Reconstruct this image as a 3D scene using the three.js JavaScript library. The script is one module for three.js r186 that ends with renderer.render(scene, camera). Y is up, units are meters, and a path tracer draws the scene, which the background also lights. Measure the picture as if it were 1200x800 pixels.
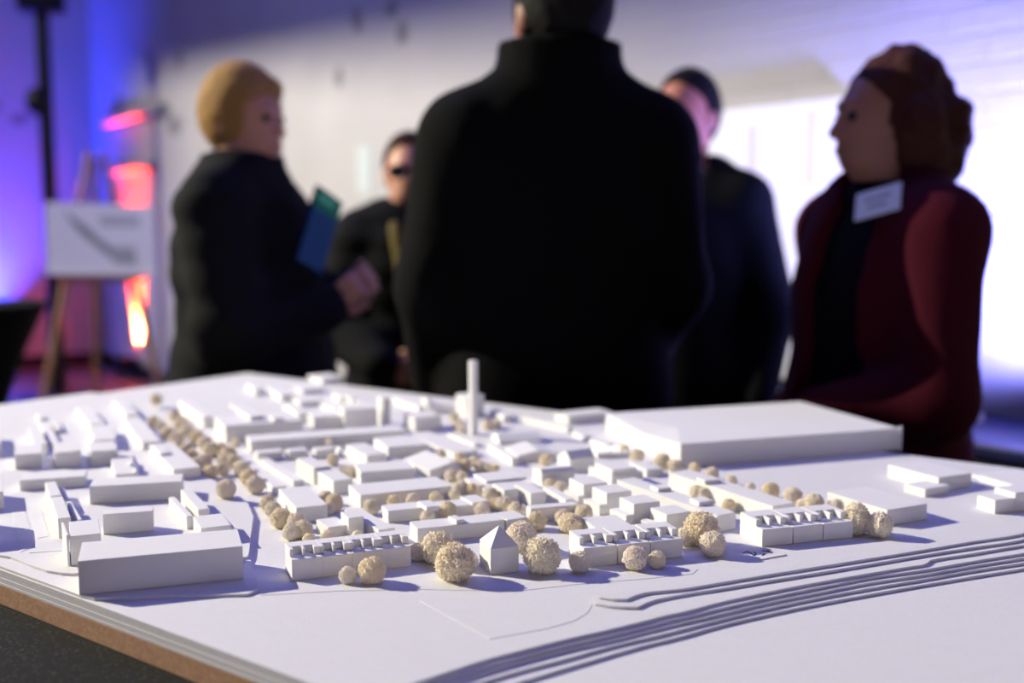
import * as THREE from 'three';
import { mergeGeometries, mergeVertices, toCreasedNormals } from 'three/addons/utils/BufferGeometryUtils.js';
import { RoundedBoxGeometry } from 'three/addons/geometries/RoundedBoxGeometry.js';
import { RectAreaLightUniformsLib } from 'three/addons/lights/RectAreaLightUniformsLib.js';
import { ImprovedNoise } from 'three/addons/math/ImprovedNoise.js';

/* ---------------- camera, exposure, lights ---------------- */
const scene = new THREE.Scene();
scene.background = new THREE.Color(0x000000);
const EYE = 1.27, FOCAL = 1250, PITCH = Math.atan(135 / FOCAL);
const camera = new THREE.PerspectiveCamera(2 * Math.atan(400 / FOCAL) * 180 / Math.PI, 1.5, 0.05, 60);
camera.position.set(0, EYE, 0);
camera.rotation.set(-PITCH, 0, 0);
camera.focus = 0.96;
camera.userData.fStop = 2.4;
scene.add(camera);
const renderer = new THREE.WebGLRenderer({ antialias: true });
renderer.toneMapping = THREE.LinearToneMapping;
renderer.toneMappingExposure = 1.0;
renderer.shadowMap.enabled = true;

const KEY = { at: [-8.3, 5.7, -4.3], aim: [0.0, 1.0, -1.7], color: [1.0, 0.94, 0.75], power: 540 };
const BLUE = [0.035, 0.055, 1.0], BLUEWHITE = [0.25, 0.25, 1.0], RED = [1.0, 0.05, 0.01], LAVENDER = [0.48, 0.43, 1.0], VIOLET = [0.42, 0.10, 1.0], WASH = [0.20, 0.22, 1.0];
// uplights: [name of place, colour, candela, half-angle, penumbra, softness]
const POWER = { left: 130, red: 720, right: 24, round: 75, wash: 14.5 };

/* ---------------- helpers ---------------- */
const R = Math.PI / 180;
let seed = 20240611;
const rnd = () => { seed = (seed * 1664525 + 1013904223) >>> 0; return seed / 4294967296; };
const rr = (a, b) => a + (b - a) * rnd();
const noise = new ImprovedNoise();
const used = new Map();
function numbered(n) { const k = used.get(n) ?? 0; used.set(n, k + 1); return k ? n + '_' + String(k).padStart(3, '0') : n; }
function tag(o, label, category, group, kind) {
  if (label) o.userData.label = label;
  if (category) o.userData.category = category;
  if (group) o.userData.group = group;
  if (kind) o.userData.kind = kind;
  return o;
}
function shade(o) { o.traverse((m) => { if (m.isMesh) { m.castShadow = true; m.receiveShadow = true; } }); return o; }
function mesh(name, geometry, material, parent = scene) {
  const m = new THREE.Mesh(geometry, material);
  m.name = parent === scene ? numbered(name) : name;
  m.castShadow = m.receiveShadow = true;
  parent.add(m);
  return m;
}
function thing(name, label, category, pos = [0, 0, 0], turn = 0, group) {
  const g = new THREE.Group();
  g.name = numbered(name);
  g.position.set(...pos); g.rotation.y = turn;
  scene.add(g);
  return tag(g, label, category, group);
}
function ray(x, y) {
  const d = new THREE.Vector3((x - 600) / FOCAL, -(y - 400) / FOCAL, -1), c = Math.cos(PITCH), s = Math.sin(PITCH);
  return new THREE.Vector3(d.x, d.y * c + d.z * s, -d.y * s + d.z * c);
}
// the point of a level plane that the photograph shows at (x, y)
function onLevel(x, y, Y) { const r = ray(x, y); return r.multiplyScalar((Y - EYE) / r.y).add(new THREE.Vector3(0, EYE, 0)); }
// a point at a given distance in front of the camera
function atDepth(x, y, D) { const r = ray(x, y); return r.multiplyScalar(-D / r.z).add(new THREE.Vector3(0, EYE, 0)); }
function project(p) {
  const c = Math.cos(PITCH), s = Math.sin(PITCH), Y = p.y - EYE, y = Y * c - p.z * s, z = Y * s + p.z * c;
  return [600 + FOCAL * p.x / -z, 400 - FOCAL * y / -z];
}
// height of an upright edge that stands at (x, yBase) and ends at yTop
function upright(x, yBase, yTop, Y) {
  const g = onLevel(x, yBase, Y); let lo = 0, hi = 0.6;
  for (let i = 0; i < 40; i++) { const m = (lo + hi) / 2; if (project(new THREE.Vector3(g.x, g.y + m, g.z))[1] > yTop) lo = m; else hi = m; }
  return lo;
}

/* ---------------- procedural textures ---------------- */
function texture(w, h, fn, srgb, repX = 1, repY = 1) {
  const d = new Uint8Array(w * h * 4);
  for (let y = 0; y < h; y++) for (let x = 0; x < w; x++) {
    const c = fn(x / w, y / h, x, y), i = (y * w + x) * 4;
    d[i] = c[0]; d[i + 1] = c[1]; d[i + 2] = c[2]; d[i + 3] = 255;
  }
  const t = new THREE.DataTexture(d, w, h);
  t.wrapS = t.wrapT = THREE.RepeatWrapping;
  t.magFilter = THREE.LinearFilter; t.minFilter = THREE.LinearFilter;
  if (srgb) t.colorSpace = THREE.SRGBColorSpace;
  t.repeat.set(repX, repY); t.needsUpdate = true;
  return t;
}
const tile = (u, v, f, z) => { // tiling noise
  const a = u * 2 * Math.PI, b = v * 2 * Math.PI;
  return noise.noise(Math.cos(a) * f + 7.3 + z, Math.sin(a) * f + Math.cos(b) * f * 1.37, Math.sin(b) * f + z);
};
const grey = (v) => { const q = Math.max(0, Math.min(255, v)); return [q, q, q]; };
const layerBump = (() => {
  const rows = []; for (let i = 0; i < 64; i++) rows.push(rr(90, 200) - (i % 8 === 0 ? 60 : 0));
  return texture(16, 64, (u, v, x, y) => grey(rows[y] + rr(-12, 12)), false, 50, 50);
})();
const paperGrain = texture(256, 256, (u, v) => grey(242 + rr(-5, 5) + 1.5 * tile(u, v, 2.2, 1)), true, 6, 6);
const mdfMap = texture(512, 512, (u, v) => {
  const n = tile(u, v, 5, 3) * 16 + rr(-22, 22) + (rnd() < 0.03 ? rr(-60, 45) : 0);
  return [192 + n, 150 + n * 0.92, 114 + n * 0.8].map((q) => Math.max(0, Math.min(255, q)));
}, true, 8, 8);
const mdfBump = texture(256, 256, () => grey(rr(40, 220)), false, 12, 12);
const feltMap = texture(512, 512, (u, v) => { const n = 9 + rr(-9, 9) + (rnd() < 0.09 ? rr(20, 85) : 0) + 3 * tile(u, v, 3, 9); return [n + 2, n + 1, n + 2].map((q) => Math.max(0, q)); }, true, 1.2, 1.2);
const feltBump = texture(256, 256, () => grey(rr(0, 255)), false, 12, 12);
const clothBump = texture(128, 128, (u, v, x, y) => grey(120 + ((x + y) % 4 < 2 ? 40 : -40) + rr(-40, 40)), false, 60, 60);
const woodMap = texture(64, 512, (u, v) => { const n = tile(u, v * 0.2, 3, 4) * 22 + rr(-8, 8); return [126 + n, 90 + n, 62 + n].map((q) => Math.max(0, Math.min(255, q))); }, true, 1, 1);
const floorMap = texture(512, 512, (u, v) => { const n = 74 + 14 * tile(u, v, 1.6, 2) + 8 * tile(u, v, 6, 5) + rr(-5, 5); return [n, n - 2, n - 4]; }, true, 0.5, 0.5);
// white-painted brick wall: uv in metres, 16 m by 7 m
const STAINS = [[5.15, 2.32, 0.07, 0.09], [5.52, 2.31, 0.07, 0.06], [5.62, 2.2, 0.06, 0.07], [4.95, 2.05, 0.06, 0.07], [1.7, 2.55, 0.1, 0.12], [2.05, 2.1, 0.14, 0.1], [2.25, 2.0, 0.22, 0.08], [0.6, 2.2, 0.1, 0.07], [0.42, 2.22, 0.06, 0.06], [0.85, 2.3, 0.1, 0.08], [2.4, 2.45, 0.08, 0.1]];
const wallMap = texture(2048, 896, (u, v) => {
  const X = u * 16, Y = v * 7;
  let n = 178 + 7 * noise.noise(X * 0.7, Y * 0.9, 3) + 5 * noise.noise(X * 3, Y * 3, 8) + rr(-3, 3), k = 0;
  for (const [sx, sy, a, b] of STAINS) {
    const q = Math.hypot((X - sx) / a, (Y - sy) / b) + 0.45 * noise.noise(X * 9, Y * 9, 2);
    if (q < 1) k = Math.max(k, Math.min(1, (1 - q) * 2.2));
  }
  n *= 1 - 0.28 * k;
  return [n, n * 0.985, n * 0.995];
}, true, 1 / 16, 1 / 7);
const brickBump = texture(1024, 512, (u, v) => {
  const X = u * 2, Y = v * 1, row = Math.floor(Y / 0.0769), fy = (Y / 0.0769) % 1, fx = ((X + (row % 2) * 0.125) / 0.25) % 1;
  const joint = Math.min(fy, 1 - fy) * 0.0769 < 0.006 || Math.min(fx, 1 - fx) * 0.25 < 0.006;
  return grey((joint ? 70 : 175) + 40 * tile(u, v, 6, row * 0.37) + rr(-10, 10));
}, false, 0.5, 1);

/* ---------------- materials ---------------- */
const std = (o) => new THREE.MeshStandardMaterial(o);
const M = {
  model: std({ color: new THREE.Color().setRGB(0.84, 0.83, 0.81), roughness: 0.75, bumpMap: layerBump, bumpScale: 0.00005 }),
  sheet: std({ color: new THREE.Color().setRGB(0.86, 0.85, 0.84), roughness: 0.8, map: paperGrain }),
  mdf: std({ map: mdfMap, roughness: 0.95, bumpMap: mdfBump, bumpScale: 0.0006 }),
  felt: std({ map: feltMap, roughness: 1, bumpMap: feltBump, bumpScale: 0.0015 }),
  blackCloth: new THREE.MeshPhysicalMaterial({ color: 0x060608, roughness: 0.9, specularIntensity: 0.25, bumpMap: clothBump, bumpScale: 0.0003 }),
  tree: [[0.985, 0.90, 0.71], [0.985, 0.91, 0.76], [0.98, 0.87, 0.65], [0.985, 0.89, 0.75]].map((c) => std({ color: new THREE.Color().setRGB(...c), roughness: 0.95 })),
  ink: std({ color: 0x0a0a0c, roughness: 0.6 }),
  wall: std({ map: wallMap, roughness: 0.85, bumpMap: brickBump, bumpScale: 0.006 }),
  plainWall: std({ color: 0xd2d0cc, roughness: 0.9, bumpMap: brickBump, bumpScale: 0.005 }),
  ceiling: std({ color: 0x55524f, roughness: 0.95 }),
  floor: std({ map: floorMap, roughness: 0.45 }),
  wood: std({ map: woodMap, roughness: 0.6 }),
  board: std({ color: 0xe4e4e4, roughness: 0.7 }),
  metal: std({ color: 0x14141a, roughness: 0.45, metalness: 0.6 }),
  steel: std({ color: 0x9a9aa0, roughness: 0.35, metalness: 0.9 }),
};

/* ---------------- the room ---------------- */
const KX = -3.8, KZ = -9.83, E1 = [0.582, 0.813], E2 = [-0.813, 0.582];   // far corner; along the right wall; along the left wall
const inRoom = (p, q, y = 0) => new THREE.Vector3(KX + E1[0] * p + E2[0] * q, y, KZ + E1[1] * p + E2[1] * q);
const WALL_TURN = Math.atan2(-E1[1], E1[0]);   // local +x runs along the right wall, local -z into the wall
const RL = 16, RW = 10, RH = 6.6;
function structure(name, geometry, material, pos, turn = WALL_TURN) {
  const m = mesh(name, geometry, material); m.position.copy(pos); m.rotation.y = turn;
  return tag(m, null, null, null, 'structure');
}
function box(w, h, d, x = 0, y = 0, z = 0) { const g = new THREE.BoxGeometry(w, h, d); g.translate(x, y, z); return g; }
function metreUV(g) { // box-mapped uv in metres
  const n = g.index ? g.toNonIndexed() : g, p = n.attributes.position, q = n.attributes.normal, uv = new Float32Array(p.count * 2);
  for (let i = 0; i < p.count; i++) {
    const ax = Math.abs(q.getX(i)), ay = Math.abs(q.getY(i)), az = Math.abs(q.getZ(i));
    if (ay > ax && ay > az) { uv[2 * i] = p.getX(i); uv[2 * i + 1] = p.getZ(i); }
    else if (ax > az) { uv[2 * i] = p.getZ(i); uv[2 * i + 1] = p.getY(i); }
    else { uv[2 * i] = p.getX(i); uv[2 * i + 1] = p.getY(i); }
  }
  n.setAttribute('uv', new THREE.BufferAttribute(uv, 2));
  return n;
}
// local z points to the inside of the room (towards E2)
structure('floor', metreUV(box(RL + 1, 0.3, RW + 1, RL / 2, -0.15, RW / 2)), M.floor, inRoom(0, 0));
structure('ceiling', metreUV(box(RL + 1, 0.3, RW + 1, RL / 2, RH + 0.15, RW / 2)), M.ceiling, inRoom(0, 0));
structure('wall_right', metreUV(box(RL, RH, 0.3, RL / 2, RH / 2, -0.15)), M.wall, inRoom(0, 0));
structure('wall_left', metreUV(box(0.3, RH, RW, -0.15, RH / 2, RW / 2)), M.wall, inRoom(0, 0));
structure('wall_near', metreUV(box(0.3, RH, RW, RL + 0.15, RH / 2, RW / 2)), M.plainWall, inRoom(0, 0));
structure('wall_far_left', metreUV(box(RL, RH, 0.3, RL / 2, RH / 2, RW + 0.15)), M.plainWall, inRoom(0, 0));
structure('baseboard_right', metreUV(box(RL, 0.12, 0.02, RL / 2, 0.06, 0.01)), M.metal, inRoom(0, 0));
structure('baseboard_left', metreUV(box(0.02, 0.12, RW, 0.01, 0.06, RW / 2)), M.metal, inRoom(0, 0));
// two string courses on the right wall above the red uplight
structure('trim_1', new RoundedBoxGeometry(1.5, 0.07, 0.07, 2, 0.012).translate(1.3, 2.16, 0.035), M.wall, inRoom(0, 0));
structure('trim_2', new RoundedBoxGeometry(1.1, 0.05, 0.05, 2, 0.012).translate(1.2, 1.74, 0.025), M.wall, inRoom(0, 0));
// where the picture's column x meets the right wall, as metres along that wall
function alongRight(x) { const k = (x - 600) / 1257; return (-KX - k * KZ) / (E1[0] + k * E1[1]); }

/* ---------------- lamps ---------------- */
const lensMat = (c) => std({ color: 0x111111, emissive: new THREE.Color().setRGB(...c), emissiveIntensity: 3, roughness: 0.3 });
function spot(parent, at, aim, color, cd, half, pen, soft) {
  const l = new THREE.SpotLight(new THREE.Color().setRGB(...color), cd, 0, half, pen, 2);
  l.position.copy(at); l.target.position.copy(aim);
  l.castShadow = true; l.shadow.radius = soft; l.shadow.mapSize.set(1024, 1024);
  scene.add(l, l.target);
}
function uplight(label, pos, aim, color, cd, half, pen, soft = 1.5) {
  const t = thing('uplight', label, 'lamp', pos.toArray(), 0);
  const dir = aim.clone().sub(pos).normalize(), q = new THREE.Quaternion().setFromUnitVectors(new THREE.Vector3(0, 1, 0), dir);
  const can = mesh('housing', new THREE.LatheGeometry([[0, 0], [0.05, 0], [0.065, 0.02], [0.07, 0.1], [0.075, 0.105], [0.07, 0.11], [0.064, 0.11], [0.06, 0.095]].map((p) => new THREE.Vector2(...p)), 24), M.metal, t);
  can.position.y = 0.085; can.quaternion.copy(q);
  const lens = mesh('lens', new THREE.CylinderGeometry(0.058, 0.058, 0.006, 24).translate(0, 0.096, 0), lensMat(color), can);
  mesh('yoke', mergeGeometries([box(0.012, 0.15, 0.03, -0.085, 0.075, 0), box(0.012, 0.15, 0.03, 0.085, 0.075, 0), box(0.18, 0.008, 0.05, 0, 0.004, 0)]), M.metal, t);
  spot(t, pos.clone().add(new THREE.Vector3(0, 0.085, 0)).addScaledVector(dir, 0.13), pos.clone().addScaledVector(dir, 2), color, cd, half, pen, soft);
}
// red uplight close to the right wall near the far corner
{
  const p = alongRight(158), at = inRoom(p, 0.1);
  uplight('small floor uplight washing red and orange light up the wall behind the easel', at, inRoom(p, -0.06, 0.68), RED, POWER.red, 24 * R, 0.8, 1.2);
  const b = inRoom(0.25, 1.15);
  uplight('floor uplight washing the far left wall blue', b, inRoom(0.02, 1.15, 1.9), BLUE, POWER.left, 50 * R, 1, 2);
}
const SIDE = { top: 0.78 };
{
  const p = alongRight(1365), at = inRoom(p, 0.3, SIDE.top);
  uplight('uplight on the navy sideboard washing the right wall blue white', at, inRoom(p - 0.45, 0, SIDE.top + 0.6), BLUEWHITE, POWER.right, 66 * R, 1, 3);
}
for (const [p, q, aimP, aimQ, c, k, where] of [[14.2, 0.4, 14.2, 0, LAVENDER, 1, 'right wall behind the camera'], [15.4, 6.5, 16, 6.5, LAVENDER, 1, 'wall behind the camera'], [8, RW - 0.5, 8, RW, BLUE, 1, 'wall opposite the display panel']])  // unseen uplights, added as fill for the ambient tint and front faces
  uplight('added unseen fill uplight on the floor washing the ' + where, inRoom(p, q), inRoom(aimP, aimQ, 2.6), c, POWER.round * k, 50 * R, 1, 3);
// key lamp high on a stand, left of the picture; a flag before it keeps its light off the upper wall
{
  const at = new THREE.Vector3(...KEY.at), aim = new THREE.Vector3(...KEY.aim);
  const t = thing('flood_lamp', 'warm white lamp with a black flag on a very tall stand left of the model', 'lamp', [at.x, 0, at.z]);
  mesh('pole', new THREE.CylinderGeometry(0.025, 0.035, at.y - 0.2, 16).translate(0, (at.y - 0.2) / 2 + 0.05, 0), M.metal, t);
  for (let k = 0; k < 3; k++) { const a = k * 2.094 + 0.4, c = new THREE.LineCurve3(new THREE.Vector3(0, 0.95, 0), new THREE.Vector3(Math.cos(a) * 0.9, 0.018, Math.sin(a) * 0.9)); mesh('leg', new THREE.TubeGeometry(c, 1, 0.018, 8), M.metal, t); }
  const flat = Math.atan2(aim.x - at.x, aim.z - at.z);
  const head = new THREE.Group(); head.name = 'lamp_head'; head.position.y = at.y; head.rotation.y = flat; t.add(head);
  mesh('housing', mergeGeometries([box(0.3, 0.01, 0.16, 0, 0.15, -0.1), box(0.3, 0.01, 0.16, 0, -0.15, -0.1), box(0.01, 0.3, 0.16, 0.15, 0, -0.1), box(0.01, 0.3, 0.16, -0.15, 0, -0.1), box(0.3, 0.3, 0.01, 0, 0, -0.18)]), M.metal, head);
  mesh('lens', box(0.22, 0.22, 0.01, 0, 0, -0.045), lensMat(KEY.color), head);
  // lower edge of the flag: azimuth (degrees from +x towards +z) and drop below the lamp's level
  const way = (az, drop) => new THREE.Vector3(Math.cos(az * R) * Math.cos(drop * R), -Math.sin(drop * R), Math.sin(az * R) * Math.cos(drop * R));
  const [az0, dr0] = [5.3, 22.7], slope = -0.235, p = way(az0 - 50, dr0 - slope * 50 * 0.8), q = way(az0 + 50, dr0 + slope * 50 * 0.8);
  const mid = way(az0, dr0).multiplyScalar(0.4), along = q.clone().sub(p).normalize(), up = new THREE.Vector3(0, 1, 0).addScaledVector(along, -along.y).normalize(), n = new THREE.Vector3().crossVectors(along, up);
  const flag = mesh('flag', box(1.5, 0.5, 0.004, 0, 0.25, 0), M.metal, t);
  flag.quaternion.setFromRotationMatrix(new THREE.Matrix4().makeBasis(along, up, n)); flag.position.set(mid.x, at.y + mid.y, mid.z);
  mesh('flag_arm', new THREE.TubeGeometry(new THREE.LineCurve3(new THREE.Vector3(0, at.y + 0.16, 0), new THREE.Vector3(mid.x, at.y + mid.y + 0.45, mid.z)), 1, 0.008, 8), M.metal, t);
  spot(t, at, aim, KEY.color, KEY.power, 58 * R, 1, 0.6);
}
// two unseen blue fill panels, added overhead to tint the model's shadows
RectAreaLightUniformsLib.init();
for (const [x, z, side] of [[-1.6, -4.6, 'left'], [1.4, -2.6, 'right']]) {
  const t = thing('added_fill_panel', 'added unseen blue fill panel hanging from the ceiling, ' + side + ' one of the pair', 'lamp', [x, 5.4, z]);
  mesh('frame', mergeGeometries([box(1.24, 0.06, 0.02, 0, 0, 0.61), box(1.24, 0.06, 0.02, 0, 0, -0.61), box(0.02, 0.06, 1.2, 0.61, 0, 0), box(0.02, 0.06, 1.2, -0.61, 0, 0), box(1.2, 0.01, 1.2, 0, 0.03, 0)]), M.metal, t);
  mesh('diffuser', box(1.2, 0.006, 1.2, 0, -0.02, 0), lensMat(WASH), t);
  for (const d of [-1, 1]) mesh('hanger', new THREE.CylinderGeometry(0.006, 0.006, RH - 5.43, 8).translate(d * 0.5, (RH - 5.43) / 2 + 0.03, 0), M.metal, t);
  const l = new THREE.RectAreaLight(new THREE.Color().setRGB(...WASH), POWER.wash, 1.2, 1.2);
  l.position.set(x, 5.36, z); l.lookAt(x, 0, z); scene.add(l);
}

/* ---------------- the model's base and the table ---------------- */
const B0 = [-0.45, -0.911], BS = [0.804, 0.595], BT = [0.595, -0.804];
const base = (s, t) => [B0[0] + BS[0] * s + BT[0] * t, B0[1] + BS[1] * s + BT[1] * t];
const toBase = (x, z) => [(x - B0[0]) * BS[0] + (z - B0[1]) * BS[1], (x - B0[0]) * BT[0] + (z - B0[1]) * BT[1]];
const GROUND = 0.97, STEP = 0.0024;
function slab(pts, y0, y1, bevel = 0.0002) {
  const s = new THREE.Shape(pts.map(([x, z]) => new THREE.Vector2(x, -z)));
  const g = new THREE.ExtrudeGeometry(s, { depth: y1 - y0 - 2 * bevel, bevelEnabled: bevel > 0, bevelThickness: bevel, bevelSize: bevel, bevelOffset: -bevel, bevelSegments: 1, steps: 1 });
  g.rotateX(-Math.PI / 2); g.translate(0, y0 + bevel, 0);
  return g;
}
const S0 = -0.827, S1 = 1.05, T1 = 0.959;
const rect = (s0, s1, t0, t1) => [base(s0, t0), base(s1, t0), base(s1, t1), base(s0, t1)];
function smooth(list, Y, n = 60) { // picture points of a contour, as a smooth curve on the level Y, in base coordinates
  const c = new THREE.CatmullRomCurve3(list.map(([x, y]) => { const p = onLevel(x, y, Y), q = toBase(p.x, p.z); return new THREE.Vector3(q[0], q[1], 0); }), false, 'centripetal');
  return c.getSpacedPoints(n).map((p) => [p.x, p.y]);
}
function reach(c, edge) { // carry a contour on to the two long edges of the base
  const [a, b] = [c[0], c[3]], k = (0 - a[1]) / (a[1] - b[1]), e = c[c.length - 1], f = c[c.length - 8], m = (T1 - e[1]) / (e[1] - f[1]);
  return [[a[0] + (a[0] - b[0]) * k, 0], ...c, [e[0] + (e[0] - f[0]) * m, T1]];
}
const CONTOURS = [
  [[487.5, 799], [523, 787], [570, 772], [612, 761], [660, 749], [707, 738.5], [753, 727.5], [780, 720.5], [800, 716.5], [840, 706], [900, 693], [960, 681.5], [1020, 671], [1080, 661.5], [1088, 660.8], [1086, 657.4], [1140, 648], [1200, 638]],
  [[502, 799], [600, 771], [660, 755.5], [707, 745], [780, 727], [800, 722.5], [840, 713], [900, 699.5], [960, 687.5], [1020, 676], [1080, 667.5], [1140, 657], [1200, 647.5]],
  [[530, 799], [600, 777], [660, 761], [707, 751], [780, 733.5], [840, 719.5], [900, 705.5], [960, 693.5], [1020, 682], [1080, 673], [1140, 662.5], [1200, 653]],
  [[562, 799], [610, 785], [660, 772], [718, 756], [780, 741.5], [840, 726], [900, 712], [960, 699.5], [1020, 688.5], [1080, 678.5], [1140, 668], [1200, 659]],
  [[607, 799], [660, 783], [753, 756], [780, 749.5], [800, 744.5], [840, 733], [900, 719], [960, 706.5], [1020, 695.5], [1080, 685], [1140, 675], [1200, 665.5]],
];
const model = thing('terrain_model', 'white layered sheet base of the town model with terraced river bank on a brown fibreboard', 'model base', [0, 0, 0]);
{
  const bed = GROUND - 5 * STEP;
  mesh('fibreboard', metreUV(slab(rect(S0, S1, 0, T1), 0.938, bed - STEP, 0.0004)), M.mdf, model);
  mesh('terrain_sheet', metreUV(slab(rect(S0, S1, 0, T1), bed - STEP, bed)), M.sheet, model);
  CONTOURS.forEach((c, k) => {
    const top = GROUND - k * STEP, line = reach(smooth(c, top), 0);
    const inset = 0.00012 * ((k * 7) % 3);
    mesh('terrain_sheet', metreUV(slab([base(S0 + inset, inset), ...line.map((p) => base(p[0], Math.min(T1 - inset, Math.max(inset, p[1])))), base(S0 + inset, T1 - inset)], top - STEP, top)), M.sheet, model);
  });
  const px = (list, Y) => list.map(([x, y]) => { const p = onLevel(x, y, Y); return [p.x, p.z]; });
  const avenue = [[297, 668], [292, 647], [294, 626], [297, 605], [291, 590], [275, 577], [240, 556], [210, 533], [180, 503], [160, 478], [140, 462]];
  const edge = (x, y, Y, t) => { const p = onLevel(x, y, Y), q = toBase(p.x, p.z); return base(q[0], t); };
  const L0 = GROUND + STEP, P = GROUND + 2 * STEP;
  mesh('terrain_sheet', metreUV(slab([base(S0 + 0.001, 0.0012), edge(83, 701, L0, 0.0012), ...px([[110, 700.5], [200, 697.5], [290, 695.5], [304, 689], ...avenue], L0), base(S0 + 0.001, 0.6), ], GROUND, L0)), M.sheet, model);
  mesh('terrain_sheet', metreUV(slab([base(S0 + 0.001, 0.012), base(-0.2, 0.012), ...px([[0, 650], [12, 652], [23, 656], [40, 663], [55, 668], [70, 670.5], [83, 671.3], [100, 670], [200, 660], [290, 652], ...avenue.slice(1)], P), base(S0 + 0.001, 0.6)], L0, P)), M.sheet, model);
  // embankment: two long low strips, and their short upper strip at the right
  const dam = (front, back, y0, y1) => mesh('bank_strip', metreUV(slab([...smooth(front, y1, 70).map((p) => base(...p)), ...smooth(back, y1, 30).reverse().map((p) => base(...p))], y0, y1, 0.0005)), M.sheet, model);
  const right = (d) => { const p = base(0.80 + d, T1 - 0.002); return project(new THREE.Vector3(p[0], GROUND, p[1])); };
  dam([[698, 706.5], [712, 709], [725, 710], [744, 711.2], [751, 710], [760, 704.4], [775, 701], [800, 696], [840, 690], [900, 680], [960, 670.5], [1020, 660.5], [1080, 650.3], [1140, 641], [1200, 631.5], right(0)], [[690, 704], [720, 698], [752, 690], [800, 684], [900, 669], [1020, 650], [1200, 621], right(-0.05)], GROUND, GROUND + STEP);
  dam([[703, 699], [715, 701], [730, 702], [738, 700.5], [745, 697], [753, 694.5], [775, 692], [800, 689.6], [840, 683], [900, 673], [960, 663.5], [1020, 654], [1080, 644.2], [1140, 634], [1200, 624.5], right(-0.012)], [[697, 697.5], [720, 694], [752, 687], [800, 681], [900, 666], [1020, 647], [1200, 618], right(-0.06)], GROUND + STEP, GROUND + 2 * STEP);
  // thin surface sheets with hairline edges
  const hair = (list) => mesh('surface_sheet', metreUV(slab(px(list, GROUND), GROUND, GROUND + 0.00035, 0.0001)), M.sheet, model);
  hair([[492, 704], [574, 749], [640, 737], [672, 728], [688, 719], [694, 709], [600, 701]]);
  for (const l of [[[14, 600], [30, 599], [41, 640], [24, 647]], [[44, 634], [72, 631], [76, 645], [34, 648]], [[34, 598], [48, 597], [58, 628], [44, 631]]]) mesh('surface_sheet', metreUV(slab(px(l, P), P, P + 0.0004, 0.0001)), M.sheet, model);
  hair([[306, 697.5], [400, 692.5], [486, 690.6], [560, 692], [600, 690.5], [560, 676], [480, 682], [400, 686], [330, 690]]);
  hair([[612, 692], [680, 684.5], [760, 678], [812, 672.5], [818, 667], [790, 666], [700, 674], [640, 682]]);
}
// table under the model
{
  const t = thing('table', 'tall table with a black felt top and black cloth skirt under the town model', 'table', [0, 0, 0]);
  const a = [-0.94, 1.16, -0.2, 0.985];
  mesh('table_top', metreUV(slab(rect(...a), 0.9, 0.938, 0.002)), M.felt, t);
  const c = rect(a[0] + 0.03, a[1] - 0.03, a[2] + 0.03, a[3] - 0.03), pts = [];
  for (let i = 0; i < 4; i++) { const p = c[i], q = c[(i + 1) % 4], L = Math.hypot(q[0] - p[0], q[1] - p[1]), n = Math.round(L / 0.02); for (let k = 0; k < n; k++) { const w = 0.008 * Math.sin(k * 0.9) * Math.min(1, k / 6, (n - k) / 6), dx = (q[0] - p[0]) / L, dz = (q[1] - p[1]) / L; pts.push([p[0] + dx * L * k / n + dz * w, p[1] + dz * L * k / n - dx * w]); } }
  mesh('table_skirt', slab(pts, 0.005, 0.9, 0), M.blackCloth, t);
}

/* ---------------- model buildings ---------------- */
function blockGeo(w, h, d) { // footprint from the front-left corner: x to the right, -z to the back, base at y = 0
  const b = Math.min(0.00035, h / 8, w / 8, d / 8);
  return metreUV(slab([[0, 0], [w, 0], [w, -d], [0, -d]], 0, h, b));
}
// corners of a roof in the picture: A near left, B near right, C back left; H = pixels of the upright edge under A
function measure(A, H, B, C, level) {
  const foot = onLevel(A[0], A[1] + H, level), h = upright(A[0], A[1] + H, A[1], level);
  const a = onLevel(...A, level + h), b = onLevel(...B, level + h), c = onLevel(...C, level + h);
  const u = b.clone().sub(a), v = c.clone().sub(a), au = Math.atan2(-u.z, u.x), av = Math.atan2(-v.z, v.x) - Math.PI / 2;
  const wu = u.length(), wv = v.length();
  let dv = av - au; while (dv > Math.PI) dv -= 2 * Math.PI; while (dv < -Math.PI) dv += 2 * Math.PI;
  const turn = au + dv * wv / (wu + wv) * (Math.abs(dv) < 0.6 ? 1 : 0.5);
  const d = new THREE.Vector3(Math.cos(turn), 0, -Math.sin(turn)), e = new THREE.Vector3(-Math.sin(turn), 0, -Math.cos(turn));
  return { x: foot.x, z: foot.z, h, turn, w: Math.max(0.002, u.dot(d)), d: Math.max(0.002, v.dot(e)) };
}
const LG = GROUND, LP = GROUND + 2 * STEP, L0 = GROUND + STEP;
const FAMILY = 'plain white blocks of the town model';
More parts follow.
